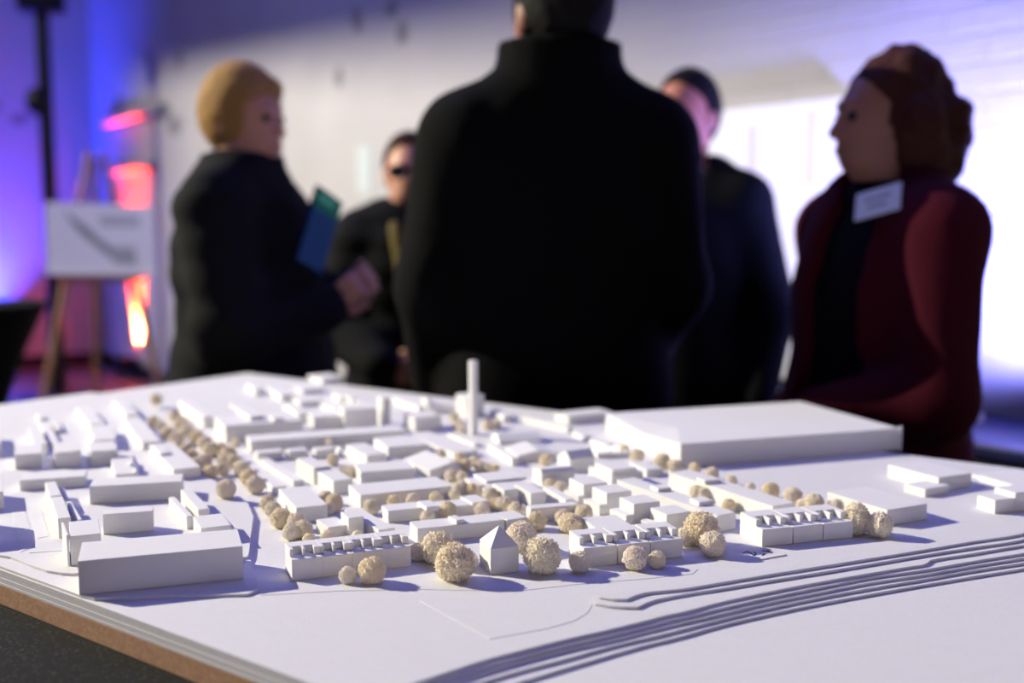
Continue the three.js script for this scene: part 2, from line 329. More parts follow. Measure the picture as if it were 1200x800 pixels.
function block(label, level, A, H, B, C, extra = []) {
  const m = measure(A, H, B, C, level);
  if (!extra.length) {
    const o = mesh('model_building', blockGeo(m.w, m.h, m.d), M.model);
    o.position.set(m.x, level, m.z); o.rotation.y = m.turn;
    return tag(o, label, 'model building', FAMILY);
  }
  const t = thing('model_building', label, 'model building', [m.x, level, m.z], m.turn, FAMILY);
  mesh('block', blockGeo(m.w, m.h, m.d), M.model, t);
  for (const [name, EA, EH, EB, EC, sink] of extra) { // further parts measured the same way, standing on the roof (sink = false) or on the ground
    const lv = sink ? level : level + m.h, q = measure(EA, EH, EB, EC, lv);
    const p = mesh(name, blockGeo(q.w, q.h, q.d), M.model, t);
    const o = new THREE.Vector3(q.x - m.x, 0, q.z - m.z).applyAxisAngle(new THREE.Vector3(0, 1, 0), -m.turn);
    p.position.set(o.x, sink ? 0 : m.h, o.z); p.rotation.y = q.turn - m.turn;
  }
  return t;
}
function gableGeo(w, h, d, rise, along, at = 0.5) { // ridge along the front ('u') or into the depth ('v')
  const s = along === 'v' ? w : d, L = along === 'v' ? d : w;
  const sh = new THREE.Shape([[0, 0], [s, 0], [s, h], [s * at, h + rise], [0, h]].map((p) => new THREE.Vector2(...p)));
  const g = new THREE.ExtrudeGeometry(sh, { depth: L, bevelEnabled: false });
  if (along === 'v') g.translate(0, 0, -L); else { g.rotateY(Math.PI / 2); }
  return metreUV(g);
}
function gable(label, level, A, H, B, C, risePx, along, at) {
  const m = measure(A, H, B, C, level), rise = upright(A[0], A[1] + H, A[1] - risePx, level) - m.h;
  const o = mesh('model_house', gableGeo(m.w, m.h, m.d, rise, along, at), M.model);
  o.position.set(m.x, level, m.z); o.rotation.y = m.turn;
  return tag(o, label, 'model house', 'small pitched-roof houses of the town model');
}
// left quarter
block('large white block nearest the left edge of the town model', L0, [93, 657.5], 39.5, [287, 643.5], [84, 636.5]);
block('small cube-like block touching the back of the large left front block', LP, [83.5, 628.5], 34, [120, 626.7], [74, 612], [['side_slab', [79.5, 627], 36, [81.5, 626.9], [73, 612], true]]);
block('tall narrow block with sunlit left side behind the cube-like block', LP, [69, 607.5], 23, [84, 605.6], [61, 582.5]);
block('narrow block continuing the tall narrow block to the back, slightly higher', LP, [59.8, 581], 19, [73, 579.5], [53.7, 565]);
block('thin low wall-like strip beside the tall narrow block', LP, [91, 609], 15, [97, 608.4], [78, 588]);
block('shorter thin low strip behind the wall-like strip', LP, [77.5, 587], 12, [82.5, 586.5], [70.5, 571]);
block('long low block in shade left of the centre-left slab', LP, [23.5, 563], 12, [100, 559], [21.5, 555]);
block('leftmost of three blocks in a row on the far left street', LP, [18, 533], 17, [50, 531.5], [13.5, 522]);
block('middle of three blocks in a row on the far left street', LP, [65, 530.5], 18, [96, 529.2], [57, 519]);
block('rightmost of three blocks in a row on the far left street', LP, [107, 529], 17, [139, 527], [101, 519]);
block('blurred block with bright side behind the leftmost of the three row blocks', LP, [41, 521], 13, [56, 520], [31, 500]);
block('low blurred block between the left and middle row blocks', LP, [58, 519], 6, [70, 518.3], [44, 494]);
block('blurred long block behind the rightmost of the three row blocks', LP, [110, 516], 12, [137, 515.5], [99, 499]);
block('farthest long bright block in the left quarter near the table edge', LP, [106, 497], 9, [124, 496], [86, 477]);
block('bright blurred block at the back left, its side facing the avenue end', LP, [149, 486], 8, [163, 485], [131, 468]);
block('tiny blurred block at the back left, nearest the far left edge', LP, [46, 490], 5, [53, 489.6], [41, 484]);
block('tiny blurred block right of the tiny one nearest the far left edge', LP, [66, 503], 5, [74, 502.5], [58, 492]);
block('flat-roofed block in front of the rightmost row block', LP, [135.5, 556], 9, [163, 555.3], [122, 537.5], [['roof_box', [152, 543], 3, [158, 542.7], [149, 540]], ['roof_box', [157, 553], 3, [162, 552.7], [154, 550]]]);
block('wide slab building in the middle of the left quarter', LP, [105.7, 570], 20.7, [213.5, 566], [100.5, 561.3]);
block('free-standing wall-like block in front of the wide left slab', LP, [121.5, 602.7], 23.5, [180, 599.7], [118, 598]);
block('stepped block left of the ditch, lower wing with a higher wing behind', LP, [219, 605], 15, [227, 604.3], [197, 582.5], [['upper_wing', [233, 597], 19, [246.5, 595.7], [211, 573.5], true]]);
block('block with square roof between the large left front block and the ditch', LP, [236, 619], 17, [272, 616], [222.5, 605.3]);
block('block cut by the left edge of the picture beside the row of paths', LP, [-38, 580], 20, [5, 577], [-43, 566]);
block('taller block just at the left edge casting a wide shadow on the paths', LP, [-70, 606], 36, [-6, 602], [-78, 588]);
block('blurred block at the left edge level with the three row blocks', LP, [-24, 521], 15, [3, 519.3], [-32, 503]);
block('long block with sunlit side left of the avenue, farther one', LP, [167, 518], 9, [190, 516.6], [141, 490]);
block('long stepped block with sunlit side left of the avenue, nearer one', LP, [204, 550], 12, [236, 547.6], [171, 521], [['roof_box', [188, 531], 3, [200, 530], [178, 521]]]);
// right of the avenue, back to front
block('bright block at the far end right of the avenue', LG, [239, 488], 13, [252, 487], [209, 468.5]);
block('wide grey-fronted block at the head of the avenue', LG, [265, 499], 20, [357, 493], [243, 488.5], [['roof_box', [293, 488], 5, [310, 487], [266, 472]], ['roof_box', [321, 490], 4, [331, 489.4], [314, 486]]]);
block('bright block just behind the right end of the wide grey-fronted block', LG, [349, 484], 13, [361, 483], [333, 471]);
block('long narrow bar across the town behind three small sheds', LG, [294, 517], 13, [478, 504.5], [283.5, 510.5]);
block('dark-fronted block behind the long bar, its right half higher', LG, [368, 489], 17, [403, 487], [358.5, 483.5], [['upper_half', [404, 480], 26, [443, 478], [396, 474.5], true]]);
block('slim bright tower block at the right end of the dark-fronted block', LG, [449, 467], 33, [458, 466.4], [442, 463.5]);
block('low blurred block at the back between slim tower and far edge', LG, [490, 476], 8, [512, 474], [460, 464.5]);
block('slim short tower behind the block with a purple front', LG, [501, 466.5], 18, [506, 466], [494, 464]);
block('long grey blurred block left of the block behind the chimney', LG, [506, 475], 10, [532, 473], [500, 470]);
block('tall pale block directly behind the chimney', LG, [548, 464.5], 25, [570.5, 463], [529, 462]);
block('square block with purple-shaded front left of the chimney', LG, [486.5, 489.5], 16.5, [518.5, 487.5], [470, 484]);
block('flat-roofed shed below and left of the chimney', LG, [533, 530.5], 7, [557, 526], [483, 507]);
block('flat narrow strip right of the flat-roofed shed at the chimney foot', LG, [556, 520], 4, [563, 519], [525, 507]);
block('grey-fronted block in front of the right end of the long bar', LG, [455, 524], 13, [503, 520.5], [436, 513]);
block('block on a low plinth in front of the long bar', LG, [430, 533.5], 14, [453.5, 531], [405, 520.5], [['plinth', [430, 543], 5, [456, 541], [397, 530], true]]);
block('plain oblong block in front of the block on a plinth', LG, [423, 553], 14.5, [486.5, 548.6], [415, 543]);
gable('house with one big sunlit roof slope in the middle of the town', LG, [504, 551], 10.5, [537, 545], [479, 536.5], 7, 'v', 0.75);
block('largest flat-roofed block in the middle of the town behind a row of trees', LG, [422.5, 580], 15, [531.5, 571], [401.5, 568.5]);
block('pair of joined blocks with sunlit side, the far one higher', LG, [391, 563.5], 16, [414, 561.3], [366, 549.5], [['upper_half', [368, 548], 19, [387, 546], [346, 537], true]]);
block('big block with sunlit side right of the nearest avenue trees', LG, [347.5, 595], 17, [385, 592], [323, 572.5]);
block('low garage strip right of the avenue, nearer the trees', LG, [321, 571], 7, [333, 567.8], [292, 544]);
block('low garage strip right of the avenue, farther from the trees', LG, [344, 563.5], 6, [354, 560.8], [309, 537]);
block('leftmost of three small sheds in front of the long bar', LG, [302, 531], 10, [333, 528.5], [297.5, 527.5]);
block('middle one of three small sheds in front of the long bar', LG, [339, 529], 10, [362, 527], [334, 525.5]);
block('rightmost of three small sheds in front of the long bar', LG, [371, 527.5], 10, [393, 525.5], [366, 524]);
block('white drum-like cube at the right end of the three small sheds', LG, [398, 526], 8, [403, 525.4], [394, 522.5]);
block('angled block group of three heights behind the left front terrace', LG, [385, 618], 14, [409, 614.5], [370.5, 608.7], [['middle_wing', [409, 607], 24, [428, 606], [395, 600], true], ['long_wing', [444, 621], 15, [464, 618.5], [402, 597.5], true]]);
block('long low block with a stair box behind the front pyramid-roof cluster', LG, [455, 598.7], 14, [502, 595], [443, 592], [['stair_box', [500, 594], 5.5, [514, 592], [490, 586.8]]]);
block('right-hand continuation of the long low block with stair box', LG, [510, 595.5], 12, [553, 591], [503, 588]);
block('slightly higher end block right of the long low block with stair box', LG, [554, 589], 14, [573, 586.5], [539, 581.5]);
block('long front-row block with a stair box left of the pyramid-roof house', LG, [489.5, 619.5], 17.5, [592.5, 610], [476, 611.3], [['stair_box', [535, 609.5], 4.5, [544.5, 608.3], [524.5, 604.5]]]);
block('short end block right of the long front-row block, behind the pyramid-roof house', LG, [594, 609], 15, [619, 606], [576, 601]);
// centre and right
block('block with a dark slit under its roof in the middle of the town', LG, [568, 573], 12, [621, 566], [547, 560], [['roof_slab', [570, 563.5], 3, [620, 560], [548, 555.5]]]);
block('comb-shaped block with three wings facing forward', LG, [622, 596], 17, [678, 591], [617, 592], [['wing', [590.6, 574.5], 17, [608, 573], [577, 566], true], ['wing', [622, 578], 17, [640, 576], [603, 567], true], ['wing', [662.5, 585.5], 14, [672, 584], [638, 569.5], true]]);
gable('house with a thin purple roof strip in the middle of the town', LG, [635, 554], 15, [673, 550.5], [624.5, 547.5], 3.5, 'u', 0.14);
gable('house with a large purple-shaded roof slope behind the stepped cubes', LG, [668, 538], 16, [700, 535.5], [648, 533], 8, 'u', 0.3);
gable('wide hall with a low rounded gable behind the purple-roofed houses', LG, [607, 534], 8, [653, 530.5], [596, 522.5], 5, 'v', 0.5);
block('pale blurred block left of the wide rounded-gable hall', LG, [600, 537], 9, [607, 536.3], [572, 519]);
gable('blurred house with a dark purple slope between chimney and hall', LG, [585, 516.5], 5, [634, 514], [578, 508], 6, 'u', 0.3);
block('long sunlit strip building at the back right of the chimney', LG, [665, 500.5], 7, [672, 499.5], [610, 487.5]);
block('low grey-fronted block at the far edge left of the big hall', LG, [666, 487.5], 10, [715, 481.5], [654, 482.5]);
block('narrow strip building in front of the left corner of the big hall', LG, [711, 521.5], 6, [717, 520.7], [671, 505]);
{
  const m = measure([700, 530], 7, [738, 527.5], [697, 523.5], LG), t = thing('model_building', 'low shed with a saw-tooth roof in front of the big hall', 'model building', [m.x, LG, m.z], m.turn);
  mesh('block', blockGeo(m.w, m.h * 0.7, m.d), M.model, t);
  for (let k = 0; k < 6; k++) { const g = mesh('saw_tooth', gableGeo(m.w / 6, 0.0004, m.d, m.h * 0.45, 'v', 0.25), M.model, t); g.position.set(m.w * k / 6, m.h * 0.7, 0); }
}
block('stepped flat block of two storeys behind the four stepped cubes', LG, [717, 557], 13, [752, 552], [691.5, 546], [['upper_storey', [717.5, 550.5], 6, [744, 547], [700, 541]]]);
block('low flat block right of the stepped two-storey block', LG, [758, 550], 9, [775, 547.5], [740, 540.5]);
const cube = (which, A, H, B, C, a, h, b, c) => block(which + ' in the diagonal row of stepped cubes', LG, A, H, B, C, [['terrace', a, h, b, c, true]]);
cube('farthest and topmost cube', [683.7, 568], 25, [712, 565], [666, 560], [678, 581], 13, [684, 580.2], [660, 574.5]);
cube('second cube from the back', [711, 578], 25, [740.5, 575], [692.5, 570], [702.5, 591.5], 13, [711, 590], [684, 584.5]);
cube('second cube from the front', [742.5, 590.5], 25, [774, 587.5], [724, 582.5], [733.7, 604], 14, [743, 602.5], [714.5, 596]);
cube('nearest cube, half hidden by a tree', [781, 603], 22, [812, 600], [759, 595], [774, 616], 10, [782, 614.5], [750, 609]);
block('flat square roof behind the middle terrace row', LG, [706, 625], 16, [748, 620.5], [683, 606]);
block('long bar with two stair boxes right of the stepped cubes', LG, [840, 604], 19, [862.5, 600.5], [722, 562], [['stair_box', [771, 572.5], 4, [786, 570.7], [763, 568.3]], ['stair_box', [819, 588], 5, [835, 585.7], [810, 583]]]);
block('longest bar with one stair box on its roof, in front of the big hall', LG, [905, 593], 20, [935, 590], [779, 553.7], [['stair_box', [826, 563], 4.5, [843, 561], [818, 558.5]]]);
{
  const A = [797.5, 520], m = measure(A, 27.5, [1050, 500.5], [714.5, 483.7], LG), t = thing('model_building', 'huge flat-roofed hall at the back right of the town model', 'model building', [m.x, LG, m.z], m.turn, FAMILY);
  const local = (x, y, Y) => onLevel(x, y, LG + Y).sub(new THREE.Vector3(m.x, LG, m.z)).applyAxisAngle(new THREE.Vector3(0, 1, 0), -m.turn);
  const { w, h, d } = m, N = local(793, 500.5, h), k = 0.46, dip = 0.0065;   // the roof's left edge is folded down at one place
  const P = { a: [0, 0, 0], b: [w, 0, 0], c: [0, 0, -d], e: [w, 0, -d], A: [0, h, 0], B: [w, h, 0], C: [0, h, -d], D: [w, h, -d], M: [0, h - dip, -d * k], N: [Math.max(0.02, N.x), h, Math.min(-0.02, N.z)] };
  const tri = 'abB aBA beD bDB ecC eCD caM aAM cMC NAB NBD NDC CMN MAN'.split(' '), pos = [];
  for (const f of tri) for (const c of f) pos.push(...P[c]);
  const g = new THREE.BufferGeometry(); g.setAttribute('position', new THREE.Float32BufferAttribute(pos, 3)); g.computeVertexNormals();
  mesh('block', metreUV(g), M.model, t);
  mesh('downpipe', new THREE.CylinderGeometry(0.0022, 0.0022, h + 0.003, 14).translate(w, (h + 0.003) / 2, 0.0022), M.model, t);
}
block('low wide box alone right of the rows with a crisp shadow', LG, [1039, 597.5], 19, [1093.3, 592], [962, 577]);
block('flat block at the back right with a lower box in front', LG, [1099, 559.5], 16, [1142.5, 555], [1036, 544.5], [['low_box', [1084, 573], 9.5, [1117, 569.2], [1056, 567.3], true]]);
block('long low block at the right edge behind the two-step block', LG, [1206, 574], 7, [1262, 570], [1144, 556.5]);
block('two-step block at the right edge of the picture', LG, [1165.5, 586], 16, [1190, 583], [1145, 579.5], [['upper_half', [1189, 577.5], 22, [1214, 574.5], [1164.5, 570.5], true]]);
block('thin low slab at the far right edge of the model', LG, [1148, 558], 3, [1196, 551], [1141, 554]);
// far small houses along the back edge
for (const [l, A, H, B, C] of [
  ['tiny blurred house nearest the far corner of the model', [299, 456], 8, [307, 455.3], [290, 448]],
  ['tiny blurred house second from the far corner', [330, 463], 8, [345, 461.6], [314, 453]],
  ['blurred block with purple front in front of the white plate at the back', [355, 457], 5, [380, 454.7], [347, 452.5]],
  ['thick white plate standing at the far edge of the model', [378, 444], 6, [402, 441.4], [364, 439]],
  ['blurred small block left of the trio of bright cubes at the back', [352, 471], 6, [378, 468.6], [344, 464]],
  ['leftmost of the trio of bright cubes at the back', [399, 465], 7, [406, 464.4], [390, 459]],
  ['middle of the trio of bright cubes at the back', [412, 467.5], 9, [420, 466.8], [404, 461.5]],
  ['rightmost of the trio of bright cubes at the back', [425, 474], 8, [433, 473.2], [416, 468]],
  ['bright small block in front of the trio of cubes at the back', [395, 477], 8, [404, 476.3], [374, 471]],
  ['blurred small block between chimney and far strip building', [590, 487], 8, [600, 486], [576, 479]],
]) block(l, LG, A, H, B, C);
// chimney
{
  const A = [553.5, 423], H = 87, m = measure(A, H, [561, 422.6], [547.2, 422.2], LG);
  const o = mesh('model_chimney', blockGeo(m.w, m.h, m.w), M.model); o.position.set(m.x, LG, m.z); o.rotation.y = m.turn;
  tag(o, 'tall slim square chimney rising above the whole town model', 'model chimney');
}
// house with a pyramid roof
{
  const m = measure([575, 643], 30.5, [609.4, 640.6], [556.6, 630.6], LG), t = thing('model_house', 'small house with a pyramid roof at the front of the town model', 'model house', [m.x, LG, m.z], m.turn);
  const d = (m.d + m.w) / 2;
  mesh('block', blockGeo(m.w, m.h, d), M.model, t);
  const rise = upright(583.7, 668, 617.3, LG) - m.h, g = new THREE.ConeGeometry(Math.SQRT1_2, 1, 4, 1).rotateY(Math.PI / 4).scale(m.w, rise, d).translate(m.w / 2, m.h + rise / 2, -d / 2);
  mesh('roof', toCreasedNormals(g, 0.3), M.model, t);
}
// three terrace rows: units of one row stand wall to wall; a set-back top storey with piers in front
function terrace(label, A, H, B, C, units, storeyPx, notch) {
  const m = measure(A, H, B, C, LG), t = thing('model_terrace_row', label, 'model building', [m.x, LG, m.z], m.turn, 'terrace rows along the front');
  const st = upright(A[0], A[1] + H, A[1] - storeyPx, LG) - m.h, gap = units > 1 && notch ? 0.0011 : 0.00015, back = m.d * 0.46;
  for (let k = 0; k < units; k++) {
    const x0 = m.w * k / units + (k ? gap / 2 : 0), x1 = m.w * (k + 1) / units - (k < units - 1 ? gap / 2 : 0), w = x1 - x0;
    const u = mesh('house_unit', blockGeo(w, m.h - (notch ? 0 : 0.0004 * (k === 1)), m.d), M.model, t); u.position.x = x0;
    const top = mesh('top_storey', blockGeo(w, st, back), M.model, u); top.position.set(0, m.h, -(m.d - back));
    const front = m.d - back - m.d * 0.27;
    for (const [a, b] of [[0, 0.13], [0.42, 0.5], [0.8, 1]]) { const p = mesh('pier', blockGeo(w * (b - a), st, m.d * 0.27), M.model, u); p.position.set(w * a, m.h, -front); }
  }
}
terrace('left front terrace row with a notched top storey beside the ditch', [342.5, 656], 24.5, [483.5, 641], [329, 645], 4, 9, false);
terrace('middle front terrace row of three units with notched top storey', [684, 642.5], 22.5, [803, 632.5], [661, 630], 3, 8.5, true);
terrace('right front terrace row of three units beside the open field', [893, 620.6], 20, [1002, 611.5], [863, 607.5], 3, 8, true);
// little ink loops and a low kerb on the ground before the right terrace row
{
  const t = thing('ink_mark', 'tiny black looped marks on the ground before the right terrace row', 'mark', [0, 0, 0]);
  for (const list of [[[871, 648], [874, 646.2], [879, 647], [883, 650.5], [886, 648.5], [884, 646.5]], [[893, 645], [899, 645.8], [903, 647.6], [904, 645.8], [899, 644.8]], [[893, 650.5], [896, 648.5]]]) {
    const c = new THREE.CatmullRomCurve3(list.map(([x, y]) => onLevel(x, y, LG + 0.0003)));
    mesh('loop', new THREE.TubeGeometry(c, 24, 0.0004, 6), M.ink, t);
  }
  block('low kerb strip on the ground before the right terrace row', LG, [893, 654.3], 1.6, [921, 649], [891, 653]);
}

/* ---------------- model trees ---------------- */
function treeGeo(grains, size, n) {
  const parts = [], core = new THREE.IcosahedronGeometry(0.9, 3), p = core.attributes.position;
  const lump = (v) => 1 + 0.10 * noise.noise(v.x * 2.1 + n * 9, v.y * 2.1, v.z * 2.1) + 0.05 * noise.noise(v.x * 5, v.y * 5 + n * 4, v.z * 5);
  for (let i = 0; i < p.count; i++) { const v = new THREE.Vector3().fromBufferAttribute(p, i), q = v.clone().normalize(); v.multiplyScalar(lump(q) * (v.y < -0.75 ? 0.94 : 1)); p.setXYZ(i, v.x, v.y, v.z); }
  core.computeVertexNormals();
  parts.push(core);
  const bit = new THREE.OctahedronGeometry(1, 0);
  for (let i = 0; i < grains; i++) {
    const y = 1 - 2 * (i + 0.5) / grains, a = i * 2.39996 + rr(-0.15, 0.15), r = Math.sqrt(1 - y * y), d = new THREE.Vector3(Math.cos(a) * r, y, Math.sin(a) * r);
    const q = new THREE.Quaternion().setFromEuler(new THREE.Euler(rr(0, 6), rr(0, 6), rr(0, 6)));
    const m = new THREE.Matrix4().compose(d.clone().multiplyScalar(lump(d) * rr(0.9, 1.05)), q, new THREE.Vector3(size * rr(0.5, 0.8), size * rr(0.9, 1.7), size * rr(0.45, 0.75)));
    parts.push(bit.clone().applyMatrix4(m));
  }
  return mergeGeometries(parts.map((g) => { const h = g.index ? g.toNonIndexed() : g; h.deleteAttribute('uv'); return h; }));
}
const fine = [0, 1, 2, 3, 4, 5].map((n) => treeGeo(760, 0.105, n)), coarse = [6, 7, 8].map((n) => treeGeo(300, 0.15, n));
let treeCount = 0;
function tree(x, y, r, label, group, level = LG, squash = 1) { // (x, y) centre and r radius in the picture
  // distance from where the ball touches the ground
  let R0 = 0.01, c;
  for (let i = 0; i < 6; i++) { c = onLevel(x, y, level + R0 * 0.93 * squash); R0 = r * Math.hypot(c.x, c.y - EYE, c.z) / FOCAL; }
  const near = r > 7, g = near ? fine[treeCount % fine.length] : coarse[treeCount % coarse.length];
  const o = mesh('model_tree', g, M.tree[treeCount % M.tree.length]);
  o.position.copy(c); o.scale.set(R0, R0 * squash, R0); o.rotation.y = treeCount * 1.7;
  treeCount++;
  return tag(o, label, 'model tree', group);
}
const ROWS = [
  ['# ball tree from the far end in the left line of the double avenue', 'trees of the left avenue line', LG, [[180, 494, 6.5], [189, 498, 5.5], [197, 507, 7], [207, 514, 8], [205, 521, 6.5], [220, 526, 7.5], [231, 545, 8.5], [225, 534, 7], [240, 540, 8], [247, 553, 8], [261, 549, 8]]],
  ['# ball tree from the far end in the right line of the double avenue', 'trees of the right avenue line', LG, [[204, 487, 7], [212, 496, 7.5], [220, 504, 7.5], [231, 513, 8], [240, 519, 8], [247, 527, 8.5], [258, 527, 8], [268, 532, 8.5], [273, 540, 8], [263, 539, 8], [283, 549, 9], [291, 559, 9.5], [299, 568, 10]]],
  ['# cream ball tree from the back in the clump at the near avenue end', 'trees at the near end of the avenue', LG, [[314, 589, 9], [320, 597, 9], [329, 607, 11], [347, 611, 10], [341, 623, 9.5], [356, 620, 10]]],
  ['# small cream tree top from the left behind the left front terrace row', 'trees behind the left terrace row', LG, [[362, 632, 7], [385, 629, 8], [419, 629, 7]]],
  ['# small tree from the back between the big sunlit block and the joined blocks', 'trees beside the joined blocks', LG, [[382, 583, 8], [391, 589, 10], [386, 595, 7]]],
  ['# small cream tree from the left near the block on a plinth', 'trees beside the block on a plinth', LG, [[390, 539, 6.5], [403, 551, 5.5], [411, 552, 6.5], [386, 519, 5.5], [276, 518, 5]]],
  ['# cream tree from the left in the row before the largest flat-roofed block', 'trees before the largest flat block', LG, [[435, 594, 9], [462, 588, 8], [484, 586, 8], [511, 584, 8]]],
  ['# cream tree from the left between the two long low blocks with stair boxes', 'trees between the long low blocks', LG, [[501, 606, 8.5], [525, 598, 10], [565, 598, 9]]],
  ['# cream tree from the back in the dense strip of trees across the town middle', 'trees of the green strip', LG, [[539, 535, 6], [534, 547, 7.5], [545, 545, 7.5], [556, 541, 6.5], [563, 546, 6.5], [572, 548, 5.5], [580, 549, 5.5], [529, 557, 7.5], [541, 559, 7], [540, 572, 9], [533, 580, 7], [553, 574, 8], [562, 575, 7.5], [575, 580, 9], [578, 590, 7]]],
  ['# cream tree from the left in front of the comb-shaped block', 'trees before the comb block', LG, [[590, 591, 9.5], [604, 597, 8.5], [613, 599, 7], [629, 610, 10.5], [660, 606, 9], [684, 601, 10]]],
  ['# blurred tree from the left at the foot of the pale block behind the chimney', 'trees at the chimney foot', LG, [[532, 489, 6], [537, 498, 6], [541, 502, 5.5], [572, 497, 6.5], [582, 496, 5.5]]],
  ['# small tree from the back between the two purple-roofed houses', 'trees between the purple-roofed houses', LG, [[639, 539, 7], [644, 568, 7], [657, 571, 7.5], [649, 564, 5]]],
  ['# small tree from the back along the left side of the big hall', 'trees along the big hall', LG, [[731, 527, 6], [747, 534, 8], [776, 540, 9], [791, 546, 8]]],
  ['# small tree from the left peeping over the longest bar', 'trees behind the longest bar', LG, [[814, 549, 7], [834, 555, 7.5], [857, 563, 6], [879, 571, 5.5], [903, 575, 9.5], [929, 581, 10]]],
  ['# small tree from the left in the court between the two long bars', 'trees between the long bars', LG, [[817, 577, 8.5], [824, 579, 8], [854, 592, 7.5]]],
  ['# tree from the left behind the right front terrace row', 'trees behind the right terrace row', LG, [[940, 592, 7], [954, 590, 11], [979, 594, 9]]],
];
const ORDER = ['first', 'second', 'third', 'fourth', 'fifth', 'sixth', 'seventh', 'eighth', 'ninth', 'tenth', 'eleventh', 'twelfth', 'thirteenth', 'fourteenth', 'fifteenth', 'sixteenth'];
for (const [label, group, lv, list] of ROWS) {
  const key = label.includes('from the left') ? 0 : 1;
  [...list].sort((a, b) => a[key] - b[key]).forEach(([x, y, r], i) => tree(x, y, r, label.replace('#', ORDER[i]), group, lv));
}
for (const [x, y, r, label, lv, sq] of [
  [183, 468, 6.5, 'single blurred brown tree ball alone at the back left', LP],
  [265, 573, 10.5, 'ball tree standing alone left of the avenue beside the ditch', LP],
  [516, 533, 6.5, 'small brown tree behind the house with one big sunlit slope'],
  [407.5, 674, 9.5, 'small ball tree before the left front terrace row, the smaller of two'],
  [436, 668.5, 15, 'larger ball tree before the left front terrace row'],
  [491, 646, 10.5, 'golden-toned tree at the right end of the left terrace row'],
  [514, 642, 19, 'large ball tree behind the nearest large one at left of the pyramid-roof house'],
  [549, 657, 11, 'tree hugging the right side of the nearest large ball tree'],
  [533, 659, 21.5, 'nearest large ball tree left of the pyramid-roof house'],
  [611, 629, 17, 'large tree behind and right of the pyramid-roof house'],
  [635, 651, 20.5, 'large reddish ball tree right of the pyramid-roof house'],
  [679.5, 658, 12, 'lone small tree at the left corner of the middle terrace row'],
  [669, 613, 14, 'wide tree behind the left corner of the middle terrace row', LG, 0.8],
  [744, 654, 13.5, 'larger of two trees before the middle terrace row'],
  [770, 655.5, 9.5, 'smaller of two trees before the middle terrace row'],
  [803, 629, 10.5, 'leftmost of three trees between the middle and right terrace rows'],
  [822, 620, 19, 'biggest and hindmost of three trees between the middle and right terrace rows'],
  [835, 637, 14, 'nearest of three trees between the middle and right terrace rows'],
  [1003, 608, 15, 'large tree at the right end of the right terrace row', LG, 1.15],
  [1031, 615, 13.5, 'rounded tree standing free right of the right terrace row'],
  [719, 594, 6, 'tiny tree between the second and third stepped cubes'],
  [693, 576, 4.5, 'tiny tree top beside the farthest stepped cube'],
]) tree(x, y, r, label, undefined, lv ?? LG, sq ?? 1);

/* ---------------- furniture and things on the wall ---------------- */
{ // black sideboard along the right wall
  const navy = std({ color: 0x080d34, roughness: 0.6 }), p0 = alongRight(905), p1 = alongRight(1340) + 0.35, L = p1 - p0, at = inRoom(p0, 0.012);
  const t = thing('sideboard', 'long navy blue sideboard standing along the right wall', 'sideboard', at.toArray(), WALL_TURN);
  mesh('top', metreUV(new RoundedBoxGeometry(L, 0.03, 0.37, 2, 0.006).translate(L / 2, SIDE.top - 0.015, 0.185)), std({ color: 0x0c1242, roughness: 0.35 }), t);
  mesh('carcass', metreUV(box(L - 0.04, SIDE.top - 0.1, 0.33, L / 2, (SIDE.top - 0.1) / 2 + 0.07, 0.175)), navy, t);
  mesh('plinth', box(L - 0.1, 0.07, 0.28, L / 2, 0.035, 0.16), M.metal, t);
  const n = Math.round(L / 0.45);
  for (let k = 0; k < n; k++) { const d = mesh('door', new RoundedBoxGeometry(L / n - 0.02, SIDE.top - 0.14, 0.018, 2, 0.004).translate((k + 0.5) * L / n, (SIDE.top - 0.14) / 2 + 0.09, 0.349), navy, t); mesh('handle', box(0.1, 0.012, 0.02, (k + 0.5) * L / n, SIDE.top - 0.14, 0.367), M.steel, d); }
  const q = alongRight(1150), s = inRoom(q, 0.2, SIDE.top);
  const stack = thing('leaflet_stack', 'stack of pale leaflets on the navy sideboard at the right edge', 'leaflets', s.toArray(), WALL_TURN);
  for (let k = 0; k < 6; k++) { const l = mesh('leaflet', box(0.21, 0.0035, 0.15, 0, 0.00175 + k * 0.0036, 0), M.board, stack); l.rotation.y = rr(-0.06, 0.06); }
}
